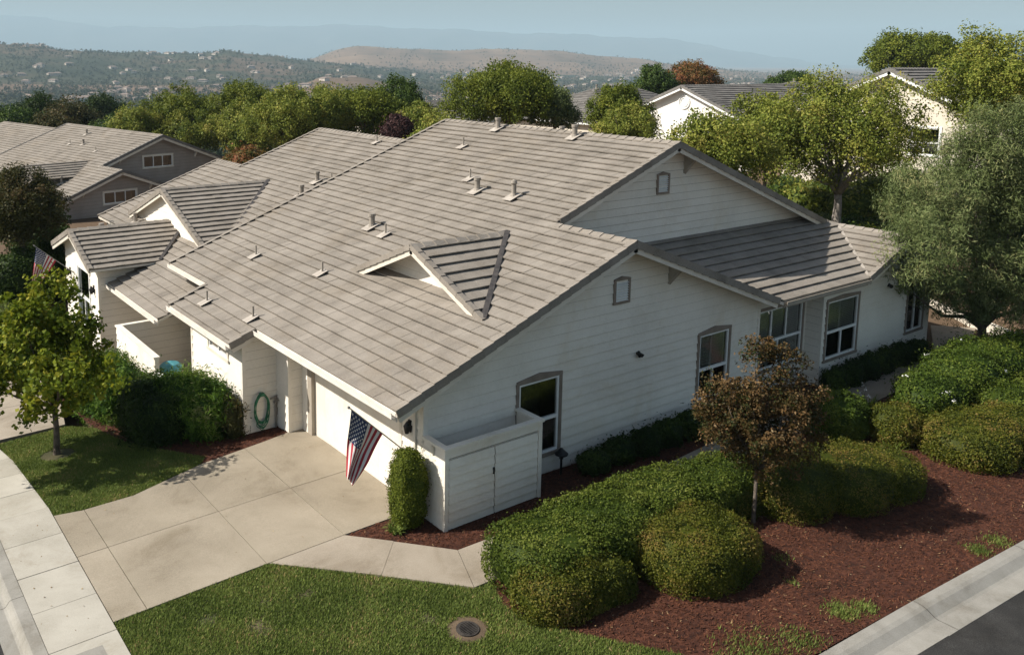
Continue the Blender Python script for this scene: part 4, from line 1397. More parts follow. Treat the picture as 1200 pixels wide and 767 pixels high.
def attached_unit():
    H = thing('house', 'attached unit with lower tile roof, big front dormer and porch gable beside a shaded flag', 'house', (4, 19, -.8))
    f = SDn
    t = MB(); ref = (-1.68, 0, f(-1.68))
    planes = [[F3(-.02, 13.70, f), F3(10.22, 13.70, f), F3(10.22, 23.3, f), F3(-.02, 23.3, f)],
              [F3(-1.68, 11.7, f), F3(-.06, 11.7, f), F3(-.06, 13.70, f), F3(-1.68, 13.70, f)],
              [F3(-1.68, 13.70, f), F3(-.02, 13.70, f), F3(-.02, 17.9, f), F3(-1.68, 17.9, f)],
              [F3(.5, 23.3, f), F3(6.2, 23.3, f), F3(6.2, 26.2, f), F3(.5, 26.2, f)]]
    for p in planes: tiles(t, p, ref=ref)
    t.build('roof', 'tile', H)
    zr = f(10.22)
    back = [[(10.22, 13.7, zr), (17.8, 13.7, zr - PT * 7.58), (17.8, 23.3, zr - PT * 7.58), (10.22, 23.3, zr)], [(6.2, 23.3, f(6.2)), (11.5, 23.3, f(6.2) - PT * 5.3), (11.5, 26.2, f(6.2) - PT * 5.3), (6.2, 26.2, f(6.2))]]
    t = MB()
    for p in back: tiles(t, p)
    t.build('rear_roof', 'tile', H)
    d = MB()
    for p in planes + back: deck(d, p)
    # big dormer
    dy, dz, dp, xf, hw = 19.4, 4.47, .36, 1.1, 4.25
    xb = (dz - float(f(0))) / PT
    D = lambda x, y: (x, y, dz - dp * abs(y - dy))
    ex = (dz - dp * hw - float(f(0))) / PT
    right = [D(xf, dy), D(xf, dy - hw), D(max(xf, ex) + .3, dy - hw), D(xb, dy)]
    left = [D(xf, dy), D(xf, dy + hw), D(max(xf, ex) + .3, dy + hw), D(xb, dy)]
    t = MB(); tiles(t, right, e=.34); tiles(t, left, e=.34)
    dr = t.build('dormer_roof', 'tile', H)
    dd = MB(); deck(dd, right, .06); deck(dd, left, .06); dd.build('deck', ['felt', 'cream'], dr)
    rt, rf = SP(), SP()
    for s in (-1, 1): rake(rt, rf, D(xf, dy + s * hw), D(xf, dy), -XU, fas=.2)
    rt.build('rake_tiles', 'tile', dr); rf.build('fascia', 'cream', dr)
    rt = SP(); ridge(rt, D(xf, dy), D(xb, dy), dp); rt.build('ridge_caps', 'tile', dr)
    v = MB()
    v.bar(np.array(D(ex + .3, dy - hw)) + (0, 0, .09), np.array(D(xb, dy)) + (0, 0, .09), .14, .03)
    v.build('valley', 'flash', dr)
    b = MB()
    siding(b, (xf + .28, dy, 0), YU, -XU, [(-hw + .1, 2.3), (hw - .1, 2.3), (hw - .1, dz - dp * hw), (0, dz - .04), (-hw + .1, dz - dp * hw)])
    b.build('dormer_wall', 'siding', dr)
    # porch gable
    py, pz, pp, xf2, ph = 19.3, 3.24, .34, -2.4, 2.75
    P = lambda x, y: (x, y, pz - pp * abs(y - py))
    xe2 = (pz - pp * ph - float(f(0))) / PT
    right = [P(xf2, py), P(xf2, py - ph), P(xe2 + .1, py - ph), P(1.5, py - .9), P(1.5, py)]
    left = [P(xf2, py), P(xf2, py + ph), P(1.5, py + ph), P(1.5, py)]
    t = MB(); tiles(t, right, e=.34); tiles(t, left, e=.34)
    pr = t.build('porch_roof', 'tile', H)
    dd = MB(); deck(dd, right, .08); deck(dd, left, .08); dd.build('deck', ['felt', 'cream'], pr)
    rt, rf = SP(), SP()
    for s in (-1, 1): rake(rt, rf, P(xf2, py + s * ph), P(xf2, py), -XU, fas=.22)
    rt.build('rake_tiles', 'tile', pr); rf.build('fascia', 'cream', pr)
    rt = SP(); ridge(rt, P(xf2, py), P(1.5, py), pp); rt.build('ridge_caps', 'tile', pr)
    v = MB(); v.bar(np.array(P(xe2, py - ph)) + (0, 0, .08), np.array(P(1.45, py - .9)) + (0, 0, .08), .12, .03); v.build('valley', 'flash', pr)
    xw = -2.0
    b = MB()
    yR, yL = 17.0, 21.6
    T = lambda y: pz - pp * abs(y - py) - .09
    siding(b, (xw, 0, 0), YU, -XU, [(yR, -1.1), (yL, -1.1), (yL, T(yL)), (py, T(py)), (yR, T(yR))], [(18.11, 19.79, -.29, 1.91)])
    siding(b, (0, yR, 0), XU, -YU, [(xw, -1.1), (-.1, -1.1), (-.1, 2.25), (xw, T(yR))])
    siding(b, (-.1, 0, 0), YU, -XU, [(11.8, -1.1), (17.0, -1.1), (17.0, f(-.1) - .09), (11.8, f(-.1) - .09)])
    siding(b, (0, 13.62, 0), -XU, -YU, [(-.2, -1.1), (1.2, -1.1), (1.2, 1.7), (-.2, 2.0)])
    b.box(xw - .03, xw + .07, yR - .03, yR + .07, -1.0, T(yR) - .02)
    b.build('wall', 'siding', H)
    window(H, (xw, 0, 0), YU, -XU, 18.10, 19.80, -.30, 1.92, 'sash', peak=.06, casing='white')
    for y in (20.9, 17.55):
        b = MB()
        b.box(xw - .05, xw, y - .06, y + .06, 1.25, 1.52); b.tube([(xw - .12, y, 1.22), (xw - .12, y, 1.40), (xw - .12, y, 1.5)], [.05, .08, .02], 8)
        b.build('wall_lantern', 'black', H)
    # the dark end wall and rear walls
    b = MB()
    siding(b, (0, 23.2, 0), -XU, YU, [(-17.3, -1.5), (0, -1.5), (0, f(0)), (-10.22, zr - .1), (-17.3, 3.4)])
    siding(b, (0, 26.0, 0), -XU, YU, [(-11, -1.5), (-.8, -1.5), (-.8, f(.8) - .1), (-6.2, f(6.2) - .1), (-11, 2.8)])
    siding(b, (.9, 0, 0), YU, -XU, [(21.6, -1.1), (26.0, -1.1), (26, f(.9) - .1), (21.6, f(.9) - .1)])
    b.build('end_wall', 'siding', H)
    d.build('roof_deck', ['felt', 'cream'], H)
    rt, rf = SP(), SP()
    for a, b_, o in ((F3(6.2, 23.3, f), F3(10.22, 23.3, f), YU), (F3(.5, 26.2, f), F3(6.2, 26.2, f), YU), (F3(-1.68, 17.9, f), F3(-.3, 17.9, f), YU)):
        rake(rt, rf, a, b_, o)
    rt.build('rake_tiles', 'tile', H); rf.build('fascia', 'cream', H)
    rt = SP(); ridge(rt, (10.22, 13.7, zr), (10.22, 23.3, zr)); ridge(rt, (6.2, 23.3, f(6.2)), (6.2, 26.2, f(6.2))); rt.build('ridge_caps', 'tile', H)
    gutter(H, np.array(F3(-1.68, 11.72, f)), np.array(F3(-1.68, 17.88, f)), -XU)
    for x, y, k in ((6.3, 16.3, 'cap'), (5.3, 15.7, 'cap'), (5.15, 14.75, 'cap'), (5.7, 14.5, 'ball'), (4.9, 15.2, 'thin'), (6.5, 15.5, 'thin'), (1.0, 22.4, 'cap'), (9.7, 17.3, 'thin'), (-.6, 21.6, 'cap')):
        vent_pipe(H, (x, y, float(f(x)) + .03 if x > -.5 else float(f(x)) + .5), k)
    return H


attached_unit()


# ------------------------------------------------------------------ yard things by the house
def enclosure():
    x0, x1, y0 = 0.0, 2.6, -.78
    t = thing('bin_enclosure', 'white boarded bin enclosure with double doors against the gable wall', 'enclosure', (1.3, -.4, -.1))
    b = MB()
    siding(b, (x0, 0, 0), YU, -XU, [(y0, -.15), (-.02, -.15), (-.02, 1.74), (y0, 1.74)], e=.19); b.box(x0 - .002, x0 + .05, y0, -.02, -.15, 1.742)
    b.build('side_panel', 'siding', t)
    b = MB()
    siding(b, (x1, 0, 0), YU, XU, [(y0, -.15), (-.02, -.15), (-.02, 1.74), (y0, 1.74)], e=.19); b.box(x1 - .05, x1 + .002, y0, -.02, -.15, 1.742)
    b.build('side_panel', 'siding', t)
    b = MB()
    b.box(x0 + .07, x1 - .07, y0 - .02, y0 + .05, 1.56, 1.74); b.build('rail', 'siding', t)
    b = MB(); b.box(x0 + .07, x1 - .07, y0 + .0, y0 + .05, -.10, .0); b.build('rail', 'siding', t)
    for x in (x0 - .03, x1 - .07):
        b = MB(); b.box(x, x + .10, y0 - .035, y0 + .07, -.12, 1.74); b.build('post', 'siding', t)
    b = MB()
    b.box(x0 - .06, x1 + .06, y0 - .07, y0 + .08, 1.745, 1.80); b.box(x0 - .06, x0 + .09, y0 + .08, -.02, 1.745, 1.80); b.box(x1 - .09, x1 + .06, y0 + .08, -.02, 1.745, 1.80)
    b.build('cap_rail', 'siding', t)
    xm = (x0 + x1) / 2
    for a, c, s in ((x0 + .085, xm - .012, 1), (xm + .012, x1 - .085, -1)):
        b = MB()
        siding(b, (0, y0 - .005, 0), XU, -YU, [(a, .02), (c, .02), (c, 1.52), (a, 1.52)], e=.19)
        b.box(a, c, y0 - .003, y0 + .03, .015, 1.525)
        dr = b.build('door', 'siding', t)
        if s == 1:
            b = MB(); b.box(c - .045, c - .015, y0 - .05, y0 - .022, .92, 1.06); b.build('latch', 'black', dr)
    b = MB()
    b.prism([(x0 - .02, y0 + .42, 1.72), (x0 - .02, y0 + .34, 1.72), (x0 - .02, y0 + .34, 1.52)], (-.05, 0, 0))
    b.build('bracket', 'cream', t)


enclosure()


def courtyard_wall():
    t = thing('courtyard_wall', 'white boarded courtyard wall with an arched gate end between the two units', 'garden wall', (-2.4, 11.5, -.6))
    b = MB()
    for (O, u, n, u0, u1) in (((0, 13.25, 0), XU, -YU, -2.42, -.06), ((0, 13.33, 0), XU, YU, -2.42, -.06)):
        siding(b, O, u, n, [(u0, -1), (u1, -1), (u1, 1.16), (u0, 1.16)])
    b.build('side_panel', 'siding', t)
    b = MB()
    siding(b, (-2.46, 0, 0), YU, -XU, [(9.7, -1), (13.33, -1), (13.33, 1.16), (9.7, 1.16)])
    siding(b, (-2.38, 0, 0), YU, XU, [(9.7, -1), (13.33, -1), (13.33, 1.16), (9.7, 1.16)])
    b.box(-2.48, -2.36, 9.62, 9.72, -.8, 1.16)
    b.build('front_panel', 'siding', t)
    b = MB()
    b.box(-2.51, -2.33, 9.62, 13.37, 1.162, 1.21); b.box(-2.33, -.06, 13.20, 13.37, 1.162, 1.21)
    b.build('cap', 'siding', t)


courtyard_wall()


def gate():
    t = thing('gate', 'small white picket gate at the end of the courtyard wall', 'gate', (-2.4, 9.2, -.4))
    b = MB()
    for k in range(7):
        y = 8.75 + k * .12
        b.box(-2.45, -2.42, y, y + .05, -.3, .78 + .08 * math.sin(k / 6 * math.pi))
    b.build('picket', 'white', t)
    b = MB(); b.box(-2.42, -2.39, 8.72, 9.55, .05, .12); b.box(-2.42, -2.39, 8.72, 9.55, .55, .62); b.build('rail', 'white', t)
    b = MB(); b.box(-2.46, -2.36, 8.60, 8.70, -.4, .95); b.build('post', 'white', t)


gate()


def bins():
    t = thing('bin', 'teal plastic bin with a domed lid standing inside the courtyard gate', 'bin', (-1.95, 9.9, -.4))
    b = MB(); b.tube([(-1.95, 9.9, -.4), (-1.95, 9.9, .72)], [.27, .31], 14); b.build('body', 'teal', t)
    b = MB(); b.tube([(-1.95, 9.9, .72), (-1.95, 9.9, .76), (-1.95, 9.9, .86), (-1.95, 9.9, .91)], [.34, .34, .24, .06], 14); b.build('lid', 'teal', t)


bins()


def hose():
    mb = MB()
    cx, cz, y = -.88, .62, 6.06
    for k in range(7):
        r1, r2 = .17 + .012 * (k % 4), .36 + .02 * ((k * 3) % 4)
        pts = []
        for i in range(33):
            a = 2 * math.pi * i / 32
            dx = math.sin(a) * r1 * (1 + .10 * math.sin(a * 2 + k)); dzz = math.cos(a)
            pts.append((cx + dx + .012 * math.sin(k * 5), y - .03 * (k % 3) - .01 * math.sin(a * 3 + k), cz - .08 + dzz * r2 - (.08 if dzz < 0 else 0) * (k % 3) * .6))
        mb.tube(pts, .013, 6, caps=False)
    pts = [(cx - .14, y - .03, .35), (cx - .16, y - .03, .1), (cx - .02, y - .04, -.04), (cx + .12, y - .04, .1), (cx + .13, y - .03, .4)]
    mb.tube(pts, .012, 6)
    mb.box(cx - .05, cx + .05, y - .1, y + .04, .90, .97)
    o = mb.build('garden_hose', 'hose')
    tag(o, 'coiled green garden hose hanging on the white wall beside the driveway', 'garden hose')


hose()


def path_lamp(x, y):
    z = float(g(x, y))
    mb = MB()
    t = thing('path_lamp', 'short black mushroom-topped path lamp standing by the gable wall window', 'path lamp', (x, y, z))
    mb.tube([(x, y, z - .05), (x, y, z + .45)], .028, 8); mb.tube([(x, y, z + .40), (x, y, z + .50)], .05, 10)
    mb.build('post', 'black', t)
    mb = MB(); mb.tube([(x, y, z + .50), (x, y, z + .53), (x, y, z + .62), (x, y, z + .66)], [.155, .16, .06, .03], 14); mb.build('shade', 'black', t)


path_lamp(3.78, -.26)


def flag(name, label, B, T, hoist_frac, a0, drop, tipdrop, gather, parent=None, rip=.07, seed=0):
    """flag on a wall pole: hoist along the pole from its tip, the fly hanging down in folds"""
    B, T = np.array(B, float), np.array(T, float)
    t = thing(name, label, 'flag', B)
    mb = MB()
    mb.tube([B, B + (T - B) * 1.02], .013, 8); mb.tube([T - (T - B) * .0, T + (T - B) / np.linalg.norm(T - B) * .05], [.03, .02], 8)
    mb.build('pole', 'pole', t)
    mb = MB(); d = (T - B) / np.linalg.norm(T - B)
    mb.tube([B - d * .02, B + d * .12], .028, 8); mb.box(B[0] - .02, B[0] + .02, B[1] - .05, B[1] + .05, B[2] - .08, B[2] + .06)
    mb.build('bracket', 'pole', t)

    def S(a, b):
        """a along the hoist from the tip (0..1), b along the fly (0..1)"""
        Hh = T + (B - T) * (a0 + a * hoist_frac)
        E = np.array(gather[0], float) * (1 - a) + np.array(gather[1], float) * a
        k = b ** .85
        P = Hh * (1 - k) + E * k
        w = min(1, b * 2.2)
        P = P + np.array([.35 * rip * math.sin(a * 11 + b * 2.0 + seed), rip * math.sin(a * 9.5 + b * 3.2 + seed), 0]) * w
        return P
    nb = 40
    na = 13 * 3
    mb = MB()
    V = [[S(i / na, j / nb) for j in range(nb + 1)] for i in range(na + 1)]
    for i in range(na):
        st = i // 3
        for j in range(nb):
            m = 0 if st % 2 == 0 else 1
            if st < 7 and j < nb * .40: m = 2
            mb.face([V[i][j], V[i][j + 1], V[i + 1][j + 1], V[i + 1][j]], m)
    # fifty stars, sewn on both faces
    cw, chh = .40, 7 / 13
    for r in range(9):
        for c in range(6 if r % 2 == 0 else 5):
            av = chh * (r + 1) / 10; bv = cw * ((2 * c + 1 + (r % 2)) / 12)
            for sg in (1, -1):
                pts = []
                for k in range(10):
                    rr = (.033 if k % 2 == 0 else .014)
                    an = math.pi * k / 5 + math.pi
                    pts.append((av + rr * math.cos(an), bv + rr * math.sin(an) * .62))
                c0 = S(av, bv)
                nrm = np.cross(S(av + .01, bv) - c0, S(av, bv + .01) - c0); nrm /= np.linalg.norm(nrm)
                mb.face([S(a_, b_) + nrm * .004 * sg for a_, b_ in pts], 1)
    mb.build('flag_cloth', ['flag_red', 'flag_white', 'flag_blue'], t, smooth=False)


flag('flag', 'large striped flag with stars hanging from a pole over the driveway', (0, .45, 1.17), (-1.47, .52, 2.56), .50, .03, 1.22, .80,
     ((-1.58, .52, 1.12), (-1.44, .44, .92)), rip=.07)
flag('flag', 'smaller striped flag with stars in the shade by the porch of the farther unit', (-2.0, 20.3, 1.40), (-3.35, 20.4, 2.60), .50, .03, 1.15, .82,
     ((-3.50, 20.45, 1.30), (-3.28, 20.35, 1.1)), rip=.07, seed=2)


# ------------------------------------------------------------------ hedges and shrubs
def gz(x, y, h=0):
    return float(g(x, y)) + h


def B(x, y, h, rx, ry, rz, p=None):
    b = (x, y, gz(x, y, h), rx, ry, rz)
    return b + (p,) if p else b


shrub('hedge', 'long bright green clipped hedge curving along the path below the gable wall', 'hedge',
      [B(.65, -3.15, .38, 1.08, 1.0, .60), B(2.1, -3.12, .42, 1.25, .95, .60), B(3.7, -3.05, .44, 1.25, .86, .58), B(5.3, -3.2, .44, 1.2, .78, .56), B(6.1, -3.12, .40, .75, .52, .52)],
      64000, 'lf_hedge', .042, .62, 3.9, .05, 2.4, .045)
shrub('shrub', 'olive green shrub swelling from the near end of the long hedge by the lawn', 'shrub',
      [B(.35, -3.85, .24, .98, .72, .56), B(1.05, -4.1, .2, .68, .52, .50)], 22000, 'lf_olive', .038, .62, 2.7, .05, 3, .045)
shrub('shrub', 'bronze green rounded shrub standing alone on the mulch before the young tree', 'shrub',
      [B(3.22, -4.5, .32, 1.24, 1.02, .64)], 26000, 'lf_olive', .036, .6, 3.0, .04, 2.6, .04)
shrub('shrub', 'wide low bronze green shrub half in shadow behind the young tree', 'shrub',
      [B(6.0, -3.5, .26, .98, .60, .50), B(7.3, -3.95, .32, 1.3, 1.05, .64), B(8.7, -4.4, .32, 1.3, 1.15, .64), B(9.7, -4.7, .28, .9, .95, .58)], 42000, 'lf_olive', .038, .6, 2.9, .05, 2.4, .045)
shrub('shrub', 'bright green upright rounded shrub between the young tree and the path', 'shrub',
      [B(11.75, -2.45, .42, .80, .75, .72)], 11000, 'lf_lime', .055, .62, 2.6, .05, 3, .07)
shrub('shrub', 'small bronze rounded shrub between two bigger ones near the path bend', 'shrub',
      [B(12.75, -3.55, .36, .74, .70, .60)], 9000, 'lf_olive', .046, .6, 2.5, .05, 3, .07)
shrub('shrub', 'broad bronze shrub on the mulch at the right edge of the photo', 'shrub',
      [B(13.5, -5.15, .36, 1.35, 1.15, .68), B(15.0, -5.4, .34, 1.2, 1.1, .62)], 24000, 'lf_olive', .048, .6, 2.5, .06, 2.6, .08)
shrub('shrub', 'big mounded green shrub with small white flowers beyond the path', 'shrub',
      [B(16.0, -2.95, .35, 1.35, .95, .75), B(17.8, -2.95, .50, 1.5, 1.15, .95), B(19.6, -2.9, .5, 1.6, 1.25, 1.0), B(21.3, -3.3, .5, 1.4, 1.3, 1.05)],
      42000, 'lf_lime', .062, .6, 2.3, .12, 1.8, .14, flowers=12)
shrub('shrub', 'sprawling lighter green shrub in front of the big mounded one at the frame edge', 'shrub',
      [B(17.6, -4.55, .30, 1.3, .95, .62), B(19.3, -5.0, .35, 1.3, 1.1, .7)], 20000, 'lf_hedge', .06, .6, 2.3, .1, 2, .13)
shrub('shrub', 'narrow columnar dark green shrub between the garage corner and the driveway', 'shrub',
      [B(-.47, -.13, .80, .37, .36, .86, 3.2)], 17000, 'lf_mid', .036, .5, 3, .03, 4, .06)

fs = [(4.6, -.55, .22, .30), (5.5, -.5, .26, .36), (6.4, -.55, .30, .40), (7.3, -.5, .30, .42), (8.2, -.55, .34, .44), (9.3, -.55, .32, .42), (10.4, -.5, .30, .4),
      (14.9, -.65, .32, .42), (15.9, -.62, .34, .46), (17.0, -.6, .36, .46), (18.1, -.55, .36, .46), (19.3, -.5, .34, .44), (20.4, -.48, .3, .4)]
for i, (x, y, h, r) in enumerate(fs):
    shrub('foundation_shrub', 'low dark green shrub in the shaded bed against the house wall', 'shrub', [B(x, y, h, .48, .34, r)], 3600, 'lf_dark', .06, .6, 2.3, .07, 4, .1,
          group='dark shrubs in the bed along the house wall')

shrub('shrub', 'dense green oleander shrub at the driveway edge against the front wall', 'shrub',
      [B(-2.0, 6.95, .55, .75, .8, .85), B(-2.3, 7.9, .62, .8, .8, .9)], 26000, 'lf_oleander', .11, .22, 2.2, .14, 3, .16, stray=.12, droop=-.6)
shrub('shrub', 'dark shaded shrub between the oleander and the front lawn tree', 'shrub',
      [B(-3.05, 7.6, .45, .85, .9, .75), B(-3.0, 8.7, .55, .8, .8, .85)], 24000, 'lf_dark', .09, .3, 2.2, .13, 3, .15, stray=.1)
shrub('shrub', 'loose olive green shrub against the courtyard wall behind the front lawn tree', 'shrub',
      [B(-3.3, 10.1, .55, .85, .9, .95), B(-3.5, 11.4, .55, .8, .9, 1.0), B(-2.95, 12.3, .5, .5, .8, .9)], 26000, 'lf_oleander', .10, .3, 2.2, .15, 3, .17, stray=.12)
shrub('shrub', 'small bronze twiggy shrub at the corner of the front wall by the driveway', 'shrub',
      [B(-1.62, 6.22, .45, .28, .28, .62)], 2600, 'lf_redgreen', .085, .3, 2.1, .1, 5, .12, stray=.15)


def spiky(name, label, x, y, n, L, mat, group=None, flowers=0):
    """a clump of strap leaves arching out from the base"""
    V, F, T = [], [], []
    for i in range(n):
        a = rng.uniform(0, 2 * math.pi); l = L * rng.uniform(.6, 1.2); w = .014 + .008 * rng.random()
        d = np.array([math.cos(a), math.sin(a), 0]); s = np.array([-d[1], d[0], 0])
        p0 = np.array([x, y, gz(x, y)]) + d * rng.uniform(0, .12) + s * rng.normal() * .08
        sp = rng.uniform(.25, .8)
        prev = None
        for k in range(5):
            t = k / 4
            p = p0 + d * l * sp * t ** 1.3 + np.array([0, 0, l * (1.0 * t - .62 * sp * t * t * 1.3)])
            ww = w * (1 - t * .85)
            n0 = len(V); V += [p - s * ww, p + s * ww]
            if prev is not None:
                F.append((prev, prev + 1, n0 + 1, n0)); T.append(float(np.clip(.5 + rng.normal() * .2, 0, 1)))
            prev = n0
    mats, mi = [mat], [0] * len(F)
    if flowers:
        mats.append('petal')
        for i in range(flowers):
            c = np.array([x, y, gz(x, y)]) + rng.normal(size=3) * (.22, .22, .05) + (0, 0, L * 1.05)
            Vf, Ff = leaf_quads(c + rng.normal(size=(9, 3)) * .03, np.tile([0, 0, 1.], (9, 1)), .05, .7, .9)
            n0 = len(V); V += list(Vf); F += [tuple(q + n0) for q in Ff]; T += [.5] * 9; mi += [1] * 9
    return tag(finish(name, V, F, mats, mi, T), label, 'plant', group)


spiky('strap_leaf_plant', 'bright strap-leaved clump behind the young tree next to the wide low shrub', 7.9, -2.75, 150, .62, 'lf_lime')
spiky('strap_leaf_plant', 'strap-leaved clump at the right of the young tree trunk in the hedge gap', 9.1, -2.75, 130, .58, 'lf_hedge')
spiky('strap_leaf_plant', 'strap-leaved clump with white flowers before the big mounded shrub', 15.3, -3.55, 150, .75, 'lf_hedge', flowers=5)
spiky('strap_leaf_plant', 'small strap-leaved clump with white flowers by the path bend', 14.2, -2.05, 90, .6, 'lf_lime', flowers=4)
spiky('strap_leaf_plant', 'thin strap-leaved clump on the mulch between the bronze shrubs', 11.6, -4.1, 60, .5, 'lf_hedge')
spiky('strap_leaf_plant', 'pale dry tuft at the foot of the columnar shrub', -.82, -.22, 110, .26, 'grass')


# ------------------------------------------------------------------ trees near the house
def rel(c, base):
    return (c[0] - base[0], c[1] - base[1], c[2] - base[2])


def lawn_tree():
    base = (-5.44, 8.34, gz(-5.44, 8.34))
    bl = [(-.1, .15, 2.75, 1.45, 1.45, 1.2), (-1.0, .8, 2.45, 1.2, 1.2, 1.0), (.45, -.35, 2.35, 1.0, .95, .85), (.0, .3, 3.6, .95, .95, .8), (-1.5, -.4, 2.6, 1.1, 1.1, .9), (-2.3, -.8, 2.7, 1.0, 1.0, .85), (.25, -1.3, 2.3, .9, .85, .7), (.5, -1.85, 2.5, .8, .8, .55), (-.5, -1.75, 2.6, .9, .9, .65), (-1.5, 1.15, 2.8, 1.0, 1.0, 1.05), (-.4, -.6, 1.75, .9, .9, .5), (-.6, .3, 3.9, .6, .6, .55), (.1, .3, 4.15, .65, .65, .5), (.5, -.1, 3.2, .7, .7, .6)]
    return tree('tree', 'young tree with heart-shaped yellow green leaves on the front lawn by the sidewalk', base, bl, 'lf_redbud', 470, 48, .25, .11, .075, 1.25, shell=.45, aspect=.85, ntgt=14, outw=.6)


lawn_tree()


def bronze_tree():
    base = (5.68, -4.12, gz(5.68, -4.12))
    bl = [(0, 0, 2.25, .95, .95, .9), (.5, -.32, 2.65, .7, .7, .7), (-.5, .36, 2.65, .7, .75, .65), (.1, .1, 3.35, .55, .55, .62), (.72, -.55, 2.05, .62, .55, .52), (-.65, .48, 2.05, .62, .55, .48), (.0, -.1, 1.55, .75, .75, .45), (.35, -.2, 3.75, .24, .24, .42), (-.75, .55, 3.05, .3, .3, .32), (-.25, .15, 3.8, .2, .2, .34), (.62, -.45, 3.35, .26, .26, .4), (.95, -.7, 2.6, .3, .3, .3), (-.95, .7, 2.45, .28, .28, .3)]
    return tree('tree', 'small young tree with reddish bronze leaves in front of the gable windows', base, bl, 'lf_red', 280, 105, .20, .060, .042, 1.2, shell=.35, aspect=.6, ntgt=16, tf=2.2)


bronze_tree()


def big_tree(px, py, D, label, gzv, scale=1.0, mat='lf_yg', rx=3.0, rz=2.2, n=420, **kw):
    """spreading tree whose crown centre is seen at (px, py)"""
    c = at(px, py, D)
    base = (c[0], c[1], gzv)
    h = c[2] - gzv
    bl = [(0, 0, h, rx * .75, rx * .75, rz * .8), (rx * .45, -rx * .35, h - rz * .25, rx * .55, rx * .55, rz * .55), (-rx * .5, rx * .35, h - rz * .2, rx * .55, rx * .55, rz * .6),
          (rx * .1, rx * .4, h + rz * .35, rx * .5, rx * .5, rz * .5), (-rx * .1, -rx * .45, h + .05 * rz, rx * .5, rx * .5, rz * .6), (rx * .5, rx * .3, h + rz * .05, rx * .5, rx * .5, rz * .5)]
    bl = [tuple(v + rng.normal() * .06 * rx if i < 3 else v * rng.uniform(.88, 1.12) for i, v in enumerate(b)) for b in bl]
    kw['per'] = int(kw.get('per', 60) * 1.7); kw['size'] = kw.get('size', .19) * .76; n = int(n * .95)
    kw.setdefault('crad', .2 * rx); kw.setdefault('r', .05 * rx); kw.setdefault('fork', max(.6, h - rz * .8))
    return tree('tree', label, base, bl, mat, n, **kw)


GB = lambda c: float(terrain_z(c[0], c[1])) - .06
# right-hand trees behind the wing
big_tree(988, 150, 42, 'big spreading yellow green tree with a pale trunk rising behind the wing roof', 1.9, rx=3.9, rz=3.3, n=520, per=58, size=.165, crad=.60, bark='bark_pale', fork=1.6, ntgt=18, shell=.35)
big_tree(900, 150, 43, 'yellow green tree behind the upper gable, left of the tree with the pale trunk', 1.0, rx=2.1, rz=2.5, n=230, size=.165, crad=.5, shell=.4)
big_tree(845, 168, 37, 'light yellow green tree just over the apex of the upper gable', .8, rx=2.1, rz=1.6, n=240, size=.16, crad=.45, mat='lf_yg')
big_tree(1170, 96, 38, 'tall pale yellow green tree at the right edge in front of the beige house', 2.0, rx=3.0, rz=2.5, n=420, size=.15, crad=.48, bark='bark_pale', shell=.4)
big_tree(1075, 66, 105, 'rounded green tree showing above the roof of the beige house', 2.0, rx=5.2, rz=2.7, n=300, size=.36, crad=.9, mat='lf_mid')
big_tree(725, 128, 58, 'upright light green tree in front of the hipped grey roof', 0, rx=1.9, rz=2.2, n=260, size=.18, crad=.45, mat='lf_mid')
big_tree(735, 150, 56, 'leafy green lower tree under the upright one behind the ridge', 0, rx=2.2, rz=1.6, n=200, size=.18, crad=.5, mat='lf_yg')
big_tree(596, 108, 62, 'big round dense green tree behind the roof ridge in the middle', -1, rx=4.2, rz=2.6, n=620, size=.2, crad=.62, mat='lf_mid', shell=.45)
big_tree(650, 128, 61, 'grey green lower tree attached at the right of the big round one', -1, rx=1.7, rz=1.5, n=170, size=.18, crad=.4, mat='lf_silver')
big_tree(768, 96, 105, 'dark green tree left of the autumn coloured tree behind the white house', 0, rx=2.8, rz=2.4, n=170, size=.3, crad=.6, mat='lf_deep')
big_tree(812, 90, 108, 'autumn red and brown tree rising behind the white house roof', 0, rx=3.0, rz=2.6, n=220, size=.28, crad=.6, mat='lf_autumn')
big_tree(930, 96, 125, 'dark green low tree beyond the white house at the skyline', 0, rx=3.6, rz=1.7, n=170, size=.34, crad=.7, mat='lf_deep')
big_tree(820, 190, 40, 'low yellow green bush tree tucked behind the upper gable rake', .5, rx=1.9, rz=1.2, n=170, size=.16, crad=.4)

# the yellow green row behind the attached unit
row = [(160, 142, 78, 2.2, 1.7, 'lf_yg', 'small yellow green tree at the left end of the row'), (210, 128, 80, 3.2, 2.5, 'lf_mid', 'mid green tree second from the left in the row'),
       (226, 150, 78, 3.1, 2.3, 'lf_yg', 'yellow green tree low in front of the mid green one in the row'), (285, 122, 80, 3.4, 2.3, 'lf_mid', 'rounded deeper green tree in the back of the row'),
       (290, 148, 76, 3.3, 2.6, 'lf_yg', 'yellow green tree before the deeper green one in the row'), (340, 135, 66, 3.1, 2.6, 'lf_yg', 'broad yellow green tree in the middle of the row'),
       (385, 132, 68, 3.2, 2.6, 'lf_yg', 'yellow green tree over the ridge end of the attached unit'), (430, 130, 68, 3.0, 2.5, 'lf_mid', 'mid green tree right of the attached unit ridge'),
       (462, 122, 74, 2.8, 2.2, 'lf_deep', 'dark green tree at the right end of the row'), (492, 142, 66, 2.1, 1.6, 'lf_yg', 'light yellow green tree between the row and the main ridge'),
       (520, 148, 60, 1.5, 1.0, 'lf_yg', 'low yellow green tree touching the far end of the main ridge'), (115, 165, 86, 2.0, 1.6, 'lf_deep', 'dark tree just left of the yellow green row')]
